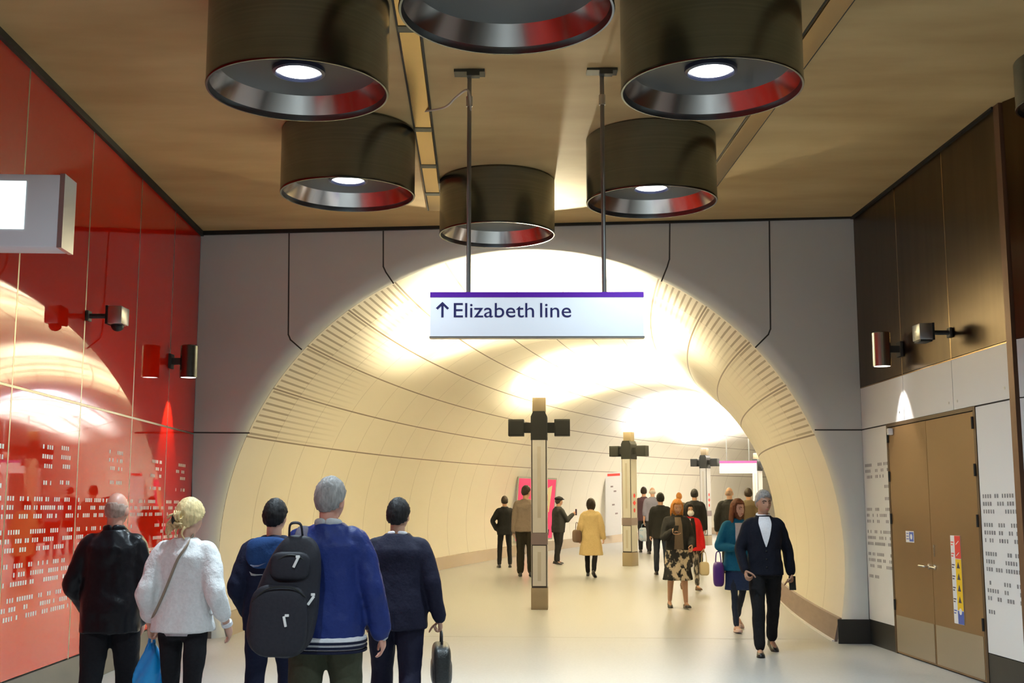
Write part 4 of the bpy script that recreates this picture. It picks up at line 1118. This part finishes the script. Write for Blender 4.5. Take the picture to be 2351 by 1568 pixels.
N_ = person('nike', 'dark haired person from behind in a navy hooded jacket, half hidden by the backpack', *spot_of(632, 1150, 7.5), 0, dict(
    near=True, bw=1.06, skin='fair', hair=('short', 'black'), head=(14, 4), armL=(18, -6, -14, 40), armR=(10, 0, 0, 20), legL=(-6, 8), legR=(10, 4),
    top=dict(m='navy_dark', bulk=0.030, hem=0.82, fold=0.010), bottom=dict(m='navy_dark')))
# hood lying on the back, and the white tick
b = bm_new()
superell(b, N_['hit'](0.0, 1.38, True) + Vector((0, -0.02, 0.0)), (0.155, 0.050, 0.105), 0.75)
hd_me = fuse(b, 0.012, 3)
for v in hd_me.vertices: v.co += v.normal * 0.008 * noise.noise(v.co * 16) if v.normal.length else Vector()
obj('hood', hd_me, C['hood_blue'], N_['root'], 180)
tick = [(-0.150, 1.245), (-0.135, 1.218), (-0.105, 1.215), (-0.02, 1.228), (-0.095, 1.228), (-0.125, 1.232)]
b = bm_new(); prism(b, [N_['hit'](x, z, True) + Vector((0, -0.006, 0)) for x, z in tick], Vector((0, 0.003, 0)))
obj('back_mark', b, C['grey_rib'], N_['top'], 0)
tick2 = [(-0.105, 1.30), (-0.085, 1.285), (-0.055, 1.288), (-0.005, 1.315), (-0.055, 1.298), (-0.085, 1.296)]
b = bm_new(); prism(b, [Vector((x, N_['hit'](0, 1.36, True).y - 0.082, N_['Z'](z))) for x, z in tick2], Vector((0, 0.02, 0)))
obj('hood_mark', b, C['slate'], N_['root'], 0)

V_ = person('varsity', 'grey haired man from behind in a royal blue jacket and olive trousers', *spot_of(757, 1103, 6.35), 6, dict(
    near=True, bw=1.10, skin='ruddy', hair=('full', 'grey'), head=(16, 0), armL=(10, -4, -2, 34), armR=(20, -4, 8, 14), legL=(-8, 10), legR=(10, 4), collar='grey_rib', collar_h=0.055,
    top=dict(m='blue', bulk=0.034, hem=0.84, fold=0.011, belly=0.015), bottom=dict(m='olive', bulk=0.024)))
rg = V_['ring']
b = bm_new(); rings_to_faces(b, [rg(z, 0.168 * 1.10 + q, 0.120 * 1.10 + q, -0.010) for z, q in ((0.785, 0.022), (0.80, 0.042), (0.86, 0.050), (0.872, 0.030))]); wb = obj('ribbed_waistband', b, C['white_rib'], V_['root'])
for z in (0.838, 0.812, 0.788):
    b = bm_new(); rings_to_faces(b, [rg(z + d, 0.168 * 1.10 + q, 0.120 * 1.10 + q, -0.010) for d, q in ((-0.008, 0.030), (-0.007, 0.0515), (0.007, 0.0525), (0.008, 0.030))]); obj('dark_stripe', b, C['navy_dark'], wb)
for s_ in 'LR':
    b = bm_new(); a_ = V_['J']['el' + s_].lerp(V_['J']['wr' + s_], 0.93); c_ = V_['J']['el' + s_].lerp(V_['J']['wr' + s_], 1.04); tube(b, [a_, c_], [0.048, 0.042], 14, 4); obj('cuff', b, C['grey_rib'], V_['root'])
b = bm_new(); p_ = V_['hit'](0.10, 0.76, True)
S_ = person('suit', 'dark haired man from behind in a navy suit, at the right of the five', *spot_of(914, 1148, 7.75), 2, dict(
    near=True, bw=1.14, skin='tan', hair=('short', 'black'), head=(12, 2), armL=(14, -6, 4, 12), armR=(18, -10, 10, 14), curlR=0.95, legL=(8, 4), legR=(-8, 12), collar='white_rib', collar_h=0.03,
    top=dict(m='navy', bulk=0.026, hem=0.80, flare=0.10, fold=0.007, waist=1.0, belly=0.02), bottom=dict(m='navy', bulk=0.022)))
S_['patch']('jacket_vent', [(0.95, 0.0, 0.006), (0.88, 0.0, 0.007), (0.81, 0.0, 0.008)], C['navy_dark'], True, 0.004, 2)

# ------------------------------------------------------------------ in the tunnel, left of the middle
person('m_black', 'person from behind in black jacket and black trousers, left of the nearest totem', *spot_feet(1160, 1140, 1157, 1303), -6, dict(
    skin='tan', hair=('short', 'dark'), armL=(30, -8, -24, 26), armR=(22, -6, -12, 20), stance=0.03, legL=(0, 2), legR=(0, 3), top=dict(m='black_wool', hem=0.80, bulk=0.024), bottom=dict(m='black_denim', slim=0.85)))
person('m_taupe', 'person from behind in a taupe jacket, partly hidden behind the nearest totem', *spot_feet(1209, 1116, 1205, 1324), 4, dict(
    skin='tan', hair=('short', 'dark'), head=(40, 0), bw=1.04, legL=(4, 4), legR=(-5, 8), top=dict(m='taupe', hem=0.86, bulk=0.028), bottom=dict(m='brown_trs', bulk=0.022)))
K_ = person('m_cap', 'man in a dark flat cap and dark clothes holding up a phone', *spot_feet(1281, 1141, 1284, 1296), 62, dict(
    skin='tan', hair=('short', 'dark'), bw=1.06, armR=(6, 30, -6, 128), armL=(8, 0, 4, 16), curlR=0.8, legL=(4, 4), legR=(-6, 8), top=dict(m='charcoal', hem=0.82, bulk=0.026, belly=0.02), bottom=dict(m='black_denim', bulk=0.018)))
b = bm_new(); ell(b, K_['HP'](Vector((0, -0.005, 0.078))), (0.092, 0.112, 0.052), K_['HR']); ell(b, K_['HP'](Vector((0, 0.10, 0.058))), (0.07, 0.06, 0.012), K_['HR']); obj('flat_cap', fuse(b, 0.009, 2), C['black_wool'], K_['root'], 180)
L_ = person('m_cream', 'woman from behind in a long camel coat, right of the nearest totem', *spot_feet(1358, 1146, 1356, 1324), 14, dict(
    skin='fair', hair=('bob', 'dark'), legL=(16, 4), legR=(-16, 18), stance=0.02, armL=(16, -10, 8, 20), armR=(14, 10, 6, 20), top=dict(m='cream', name='coat', hem=0.50, bulk=0.034, flare=0.16, fold=0.012), bottom=dict(m='black_denim', slim=0.85)))

# ------------------------------------------------------------------ in the tunnel, right of the middle
person('r_plum', 'person in a dark plum jacket, half hidden behind the second totem', *spot_feet(1477, 1119, 1481, 1268), 4, dict(
    skin='fair', hair=('short', 'dark'), legL=(0, 3), legR=(4, 6), top=dict(m='plum', hem=0.84), bottom=dict(m='black_denim')))
G_ = person('r_slate', 'balding man from behind in a slate blue shirt, by the second totem', *spot_feet(1502, 1119, 1496, 1272), 2, dict(
    skin='fair', hair=('bald', 'white'), bw=1.05, armL=(10, -4, 2, 16), legL=(0, 3), legR=(6, 4), top=dict(m='slate', name='shirt', hem=0.86, sleeve=0.35), bottom=dict(m='black_denim')))
person('r_blackback', 'dark haired person from behind in a black jacket and jeans, beside the floral skirt', *spot_feet(1523, 1133, 1512, 1320), 6, dict(
    skin='fair', hair=('full', 'black'), legL=(6, 4), legR=(-12, 20), top=dict(m='charcoal', hem=0.78, bulk=0.026), bottom=dict(m='jeans', slim=0.9)))
person('r_ginger', 'distant person with ginger hair, behind the woman in the floral skirt', *spot_of(1559, 1132, 33.0), 0, dict(
    skin='ruddy', hair=('short', 'ginger'), facework=False, top=dict(m='olive_brown', hem=0.84), bottom=dict(m='jeans')))
W_ = person('r_floral', 'woman in a black jacket and floral skirt looking down at her phone', *spot_feet(1553, 1146, 1557, 1396), 176, dict(
    skin='tan', hair=('long', 'ginger'), hair_len=0.16, head=(-4, -16), armR=(14, 18, -22, 118), armL=(16, -4, -10, 60), curlR=0.8, curlL=0.5, legL=(8, 2), legR=(-6, 10), shoe_low=True, vox=0.008,
    top=dict(m='charcoal', hem=0.92, bulk=0.026, fold=0.009), bottom=dict(kind='skirt', m='floral', hem=0.44, r=0.235), shoe='black'))
W_['patch']('blouse', [(1.46, -0.05, 0.05), (1.30, -0.06, 0.06), (1.10, -0.07, 0.07), (0.94, -0.08, 0.08)], C['print_top'], False, 0.006, parent=W_['top'])
X_ = person('r_red', 'woman in a bright red coat and a white face mask, behind the floral skirt', *spot_feet(1577, 1158, 1592, 1354), 172, dict(
    skin='tan', hair=('bob', 'black'), armL=(15, 0, 6, 10), armR=(12, 0, 2, 18), legL=(10, 4), legR=(-10, 16), curlL=0.9, shoe='brown', vox=0.008,
    top=dict(m='red', name='coat', hem=0.80, bulk=0.030, flare=0.35), bottom=dict(m='pattern_grey', slim=0.8, len=0.9)))
b = bm_new(); ell(b, X_['HP'](Vector((0, 0.075, -0.055))), (0.062, 0.045, 0.055), X_['HR']); obj('face_mask', b, C['white_rib'], X_['root'], 180)
for x0, x1, nm in ((-0.02, 0.05, 'scarf'),):
    X_['patch'](nm, [(1.47, -0.07, 0.07), (1.36, -0.075, 0.0), (1.20, -0.085, -0.02), (1.0, -0.09, -0.03), (0.88, -0.085, -0.035)], C['black_wool'], False, 0.010, parent=X_['root'])
X_['patch']('light_scarf', [(1.46, 0.0, 0.09), (1.40, 0.02, 0.07), (1.33, 0.03, 0.05)], C['lilac'], False, 0.012, parent=X_['root'])
person('r_black', 'man from behind in a black jacket, left of the third totem', *spot_of(1594, 1124, 26.5), 8, dict(
    skin='tan', hair=('short', 'black'), bw=1.05, armL=(14, -4, 0, 30), legL=(-4, 6), legR=(6, 4), top=dict(m='black_wool', hem=0.80, bulk=0.028), bottom=dict(m='black_denim')))
person('r_bald', 'bald man from behind in a dark jacket, right of the third totem', *spot_of(1674, 1119, 24.5), 10, dict(
    skin='fair', hair=('bald', 'stubble'), bw=1.08, armL=(18, -4, 2, 14), legL=(-4, 6), legR=(6, 4), top=dict(m='charcoal', hem=0.80, bulk=0.030), bottom=dict(m='black_denim')))
person('r_khaki', 'person from behind in a khaki brown jacket, behind the man in the open navy cardigan', *spot_of(1718, 1122, 26.0), 6, dict(
    skin='tan', hair=('short', 'dark'), legL=(0, 2), legR=(4, 6), top=dict(m='olive_brown', hem=0.82, bulk=0.028), bottom=dict(m='brown_trs')))
Y_ = person('r_teal', 'long haired woman in a teal cardigan walking towards us, beside the man in navy', *spot_feet(1690, 1147, 1699, 1448), 170, dict(
    near=True, bw=0.94, skin='fair', hair=('long', 'auburn'), hair_len=0.34, head=(-22, -4), armR=(20, -4, -34, 88), armL=(10, 0, 0, 60), curlR=0.7, legL=(-14, 20), legR=(12, 4), shoe='pink', shoe_low=True,
    top=dict(m='teal', name='cardigan', hem=0.80, bulk=0.022, flare=0.2), bottom=dict(kind='skirt', m='navy_skirt', hem=0.55, r=0.185, legs='jeans', slim=0.72, bulk=0.008)))
Y_['patch']('pale_blouse', [(1.44, -0.06, 0.06), (1.30, -0.075, 0.075), (1.15, -0.07, 0.07), (0.98, -0.06, 0.06)], C['lilac'], False, 0.006, parent=Y_['top'])
Z_ = person('r_navy', 'grey haired man in an open navy cardigan and white shirt, walking towards us', *spot_feet(1760, 1129, 1752, 1504), 183, dict(
    near=True, bw=1.0, skin='brown', hair=('full', 'grey'), brow='dark', head=(-16, -2), armR=(20, 6, -6, 36), armL=(20, -16, 8, -4), curlR=0.7, curlL=0.9, legL=(-16, 12), legR=(16, 6), footR=8, footL=-16, vox=0.0065,
    top=dict(m='ink_navy', name='cardigan', hem=0.86, bulk=0.022, flare=0.08, fold=0.008), bottom=dict(m='black_wool', slim=0.95, bulk=0.014, len=0.93), collar='shirt', collar_h=0.045))
Z_['patch']('white_shirt', [(1.485, -0.055, 0.055), (1.42, -0.068, 0.068), (1.34, -0.055, 0.055), (1.25, -0.032, 0.032), (1.165, -0.004, 0.004)], C['shirt'], False, 0.008)
for q in range(3):
    p_ = Z_['hit'](0, 1.12 - q * 0.085, False); b = bm_new(); ell(b, p_ + Vector((0, 0.003, 0)), (0.009, 0.004, 0.009), seg=10); obj('button', b, M['black'], Z_['top'], 180)

# ================================================================== WHAT PEOPLE CARRY
def carried(name, label, cat, loc, rz=0.0): return thing(name, label, cat, loc, rz)
# blue plastic bag in the blonde woman's left hand
I_ = PEOPLE['blonde']; hp = world_pt(I_, I_['J']['wrL'] + I_['J']['hdL'] * 0.11)
o = carried('plastic_bag', 'thin bright blue plastic carrier bag hanging from the blonde woman\'s hand', 'bag', hp)
M['bag_blue'] = mat('blue_plastic', (0.002, 0.36, 0.80), 0.3, noise=((12, 12, 4), (0.01, 0.22, 0.62), 3), spec=0.6)
b = bm_new(); rr = []
for i in range(15):
    t = i / 14; z = -0.03 - 0.50 * t; w_ = 0.022 + 0.085 * math.sin(min(1, t * 1.25) * math.pi / 2) ** 0.8
    rr.append([Vector((w_ * math.cos(a) * (1 + 0.10 * math.sin(3 * a + i)) - 0.03 * t, 0.045 * (0.3 + t) * math.sin(a) + 0.012 * math.sin(4 * a + i * 0.9), z + 0.012 * math.sin(5 * a) * t)) for a in [2 * math.pi * j / 40 for j in range(40)]])
rings_to_faces(b, rr); obj('bag_body', b, M['bag_blue'], o, 180)
for s_ in (-1, 1):
    b = bm_new(); tube(b, [(s_ * 0.015, 0.0, -0.05), (s_ * 0.012, 0, 0.0), (0, 0, 0.02), (-s_ * 0.004, 0, 0.0)], [0.012, 0.008, 0.006, 0.006], 8, 12); obj('handle', b, M['bag_blue'], o)
# cross-body strap and pouch
o = carried('crossbody_bag', 'tan cross-body bag whose strap crosses the white jacket', 'bag', I_['root'].location.copy(), I_['root'].rotation_euler.z)
strap_m = mat('tan_strap', (0.28, 0.20, 0.14), 0.5)
st = I_['strap']('strap', [I_['W'](Vector((0.055, -0.03, 1.515))), (0.04, 1.44, True), (0.0, 1.36, True), (-0.06, 1.22, True), (-0.115, 1.10, True), (-0.165, 1.0, True), I_['W'](Vector((-0.235, 0.02, 0.93)))], 0.022, strap_m, o, 0.010)
c_ = I_['W'](Vector((-0.10, 0.22, 0.90))); b = bm_new(); superell(b, c_, (0.10, 0.035, 0.075), 0.4); obj('pouch', b, strap_m, o)
b = bm_new(); tube(b, [I_['W'](Vector((-0.235, 0.02, 0.93))), I_['W'](Vector((-0.20, 0.14, 0.90))), c_ + Vector((-0.06, 0, 0.03))], 0.008, 8, 10); obj('strap', b, strap_m, o)

# backpack on the varsity man's left shoulder
I_ = V_
bp_m = cloth('dark_grey_nylon', (0.020, 0.020, 0.026), 0.6, 0.15)
bc = I_['hit'](-0.10, 1.10, True)
o = carried('backpack', 'dark grey backpack slung on one shoulder of the blue jacket', 'backpack', world_pt(I_, Vector((-0.165, bc.y - 0.125, I_['Z'](1.115)))), I_['root'].rotation_euler.z + R(10))
def pear(v):
    t = (v.z + 0.34) / 0.68
    return Vector((v.x * (1.08 - 0.42 * t ** 1.6) + 0.05 * t, v.y * (1.15 - 0.5 * t), v.z))
b = bm_new(); superell(b, (0, 0, 0), (0.178, 0.115, 0.32), 0.62, Matrix.Rotation(R(7), 3, 'Y'), 36, pear); body_me = fuse(b, 0.011, 2)
for v in body_me.vertices: v.co += Vector((0.008 * noise.noise(v.co * 7), -0.010 * noise.noise(v.co * 8), 0))
obj('pack_body', body_me, bp_m, o, 180)
b = bm_new(); superell(b, (-0.01, -0.105, -0.12), (0.15, 0.05, 0.185), 0.6, None, 28); fp_ = obj('front_pocket', b, bp_m, o, 180)
b = bm_new(); superell(b, (0.04, -0.075, 0.155), (0.105, 0.045, 0.075), 0.6, None, 24); up_ = obj('upper_pocket', b, bp_m, o, 180)
for par, pts in ((fp_, [(-0.14, -0.135, -0.02), (-0.06, -0.155, 0.045), (0.06, -0.155, 0.05), (0.13, -0.13, 0.0)]), (up_, [(-0.05, -0.105, 0.16), (0.02, -0.12, 0.21), (0.09, -0.118, 0.205), (0.135, -0.10, 0.16)])):
    b = bm_new(); tube(b, pts, 0.004, 6, 18); obj('zip', b, M['black'], par)
pull_m = mat('pale_zip_pull', (0.75, 0.75, 0.72), 0.4)
for x, y, z, a_ in ((0.075, -0.128, 0.175, 25), (0.155, -0.105, -0.02, 35), (0.03, -0.158, -0.12, -12)):
    b = bm_new(); box(b, (x, y, z), (0.014, 0.008, 0.055), Matrix.Rotation(R(a_), 3, 'Y'), 0.003); box(b, (x + 0.01, y, z + 0.03), (0.022, 0.008, 0.014), None, 0.003); obj('zip_pull', b, pull_m, o)
b = bm_new(); tube(b, [(0.02, 0.02, 0.31), (0.03, -0.01, 0.37), (0.08, -0.01, 0.37), (0.09, 0.02, 0.31)], [0.010, 0.010], 8, 14, flat=0.6); obj('top_handle', b, bp_m, o)
inv = Matrix.Rotation(-(R(10)), 3, 'Z'); off_ = Vector((-0.165, bc.y - 0.125, I_['Z'](1.115)))
def pk(v): return inv @ (v - off_)
sp_ = [pk(I_['hit'](-0.125, 1.28, True) + Vector((0, -0.02, 0))), pk(I_['hit'](-0.125, 1.36, True) + Vector((0, -0.016, 0))), pk(I_['hit'](-0.125, 1.41, True) + Vector((0, -0.012, 0.012))), pk(Vector((-0.13, 0.0, I_['Z'](1.478)))), pk(I_['hit'](-0.135, 1.40, False) + Vector((0, 0.014, 0))), pk(I_['hit'](-0.15, 1.2, False) + Vector((0, 0.014, 0)))]
b = bm_new(); tube(b, sp_, 0.038, 12, 30, flat=0.25, up=(1, 0, 0)); obj('shoulder_strap', b, cloth('mauve_grey_strap', (0.085, 0.072, 0.095), 0.8), o, 180)

# briefcase of the man in the suit
I_ = S_; hp = world_pt(I_, I_['J']['wrR'] + I_['J']['hdR'] * 0.10)
o = carried('briefcase', 'slim black leather briefcase seen edge on, in the hand of the man in the suit', 'briefcase', hp, R(6))
case_m = mat('black_grained_leather', (0.012, 0.013, 0.012), 0.4, noise=((80, 80, 80), (0.022, 0.024, 0.022), 2), bump=0.3)
b = bm_new(); superell(b, (0, 0, -0.215), (0.062, 0.20, 0.140), 0.45, None, 32); obj('case_body', b, case_m, o, 180)
b = bm_new(); superell(b, (0, -0.01, -0.25), (0.070, 0.17, 0.09), 0.5, None, 28); obj('side_pocket', b, case_m, o, 180)
b = bm_new(); tube(b, [(0, -0.075, -0.08), (0, -0.06, -0.015), (0, 0, 0.005), (0, 0.06, -0.015), (0, 0.075, -0.08)], 0.009, 10, 24); obj('handle', b, case_m, o)

def small_bag(name, label, cat, loc, size, m_, hlen, rz=0.0, e=0.5, strap_pts=None):
    o = carried(name, label, cat, loc, rz)
    b = bm_new(); superell(b, (0, 0, -hlen - size[2]), size, e, None, 24); obj('bag_body', b, m_, o, 180)
    b = bm_new(); tube(b, [(-size[0] * 0.5, 0, -hlen - size[2] * 0.15), (-size[0] * 0.3, 0, -0.01), (size[0] * 0.3, 0, -0.01), (size[0] * 0.5, 0, -hlen - size[2] * 0.15)], 0.007, 8, 18); obj('handle', b, m_, o)
    return o
def hand_pt(I, s, d=0.09): return world_pt(I, I['J']['wr' + s] + I['J']['hd' + s] * d)
small_bag('shoulder_bag', 'brown shoulder bag at the left side of the camel coat', 'bag', world_pt(L_, Vector((-0.29, -0.02, L_['Z'](1.22)))), (0.06, 0.15, 0.13), mat('brown_leather', (0.13, 0.075, 0.05), 0.5), 0.14, R(20))
small_bag('plastic_bag', 'white and pale blue carrier bag held by the man in the slate shirt', 'bag', hand_pt(G_, 'L'), (0.15, 0.08, 0.19), mat('pale_blue_plastic', (0.55, 0.63, 0.78), 0.4, noise=((6, 6, 9), (0.25, 0.42, 0.65), 2), lo=0.5, hi=0.6), 0.10)
small_bag('handbag', 'pale cream bag hanging from the hand of the woman in the red coat', 'bag', hand_pt(X_, 'L'), (0.09, 0.05, 0.12), mat('cream_canvas', (0.66, 0.56, 0.38), 0.7), 0.16)
small_bag('shoulder_bag', 'purple shoulder bag hanging beside the teal cardigan', 'bag', world_pt(Y_, Vector((0.25, -0.02, Y_['Z'](1.05)))), (0.07, 0.14, 0.15), mat('purple_leather', (0.075, 0.012, 0.20), 0.5), 0.12, R(-10))
def phone(label, I, s, m_, tilt=(0, 0, 0)):
    loc = hand_pt(I, s, 0.115)
    o = carried('phone', label, 'phone', loc, I['root'].rotation_euler.z)
    o.rotation_euler = (R(tilt[0]), R(tilt[1]), o.rotation_euler.z + R(tilt[2]))
    b = bm_new(); box(b, (0, 0, 0), (0.072, 0.010, 0.148), None, 0.004); obj('phone_body', b, m_, o)
    b = bm_new(); box(b, (0, -0.0056, 0), (0.064, 0.001, 0.135)); obj('phone_screen', b, M['poster_dark'], o, 0)
phone('dark phone held up by the man in the flat cap', K_, 'R', M['poster_dark'])
phone('dark phone in the hand of the woman in the floral skirt', W_, 'R', M['black'], (-40, 0, 0))
phone('pale phone held to the chest by the woman in the teal cardigan', Y_, 'R', M['case'], (-25, 0, 0))
phone('black phone in the lowered hand of the man in the navy cardigan', Z_, 'L', M['black'], (10, 0, 0))
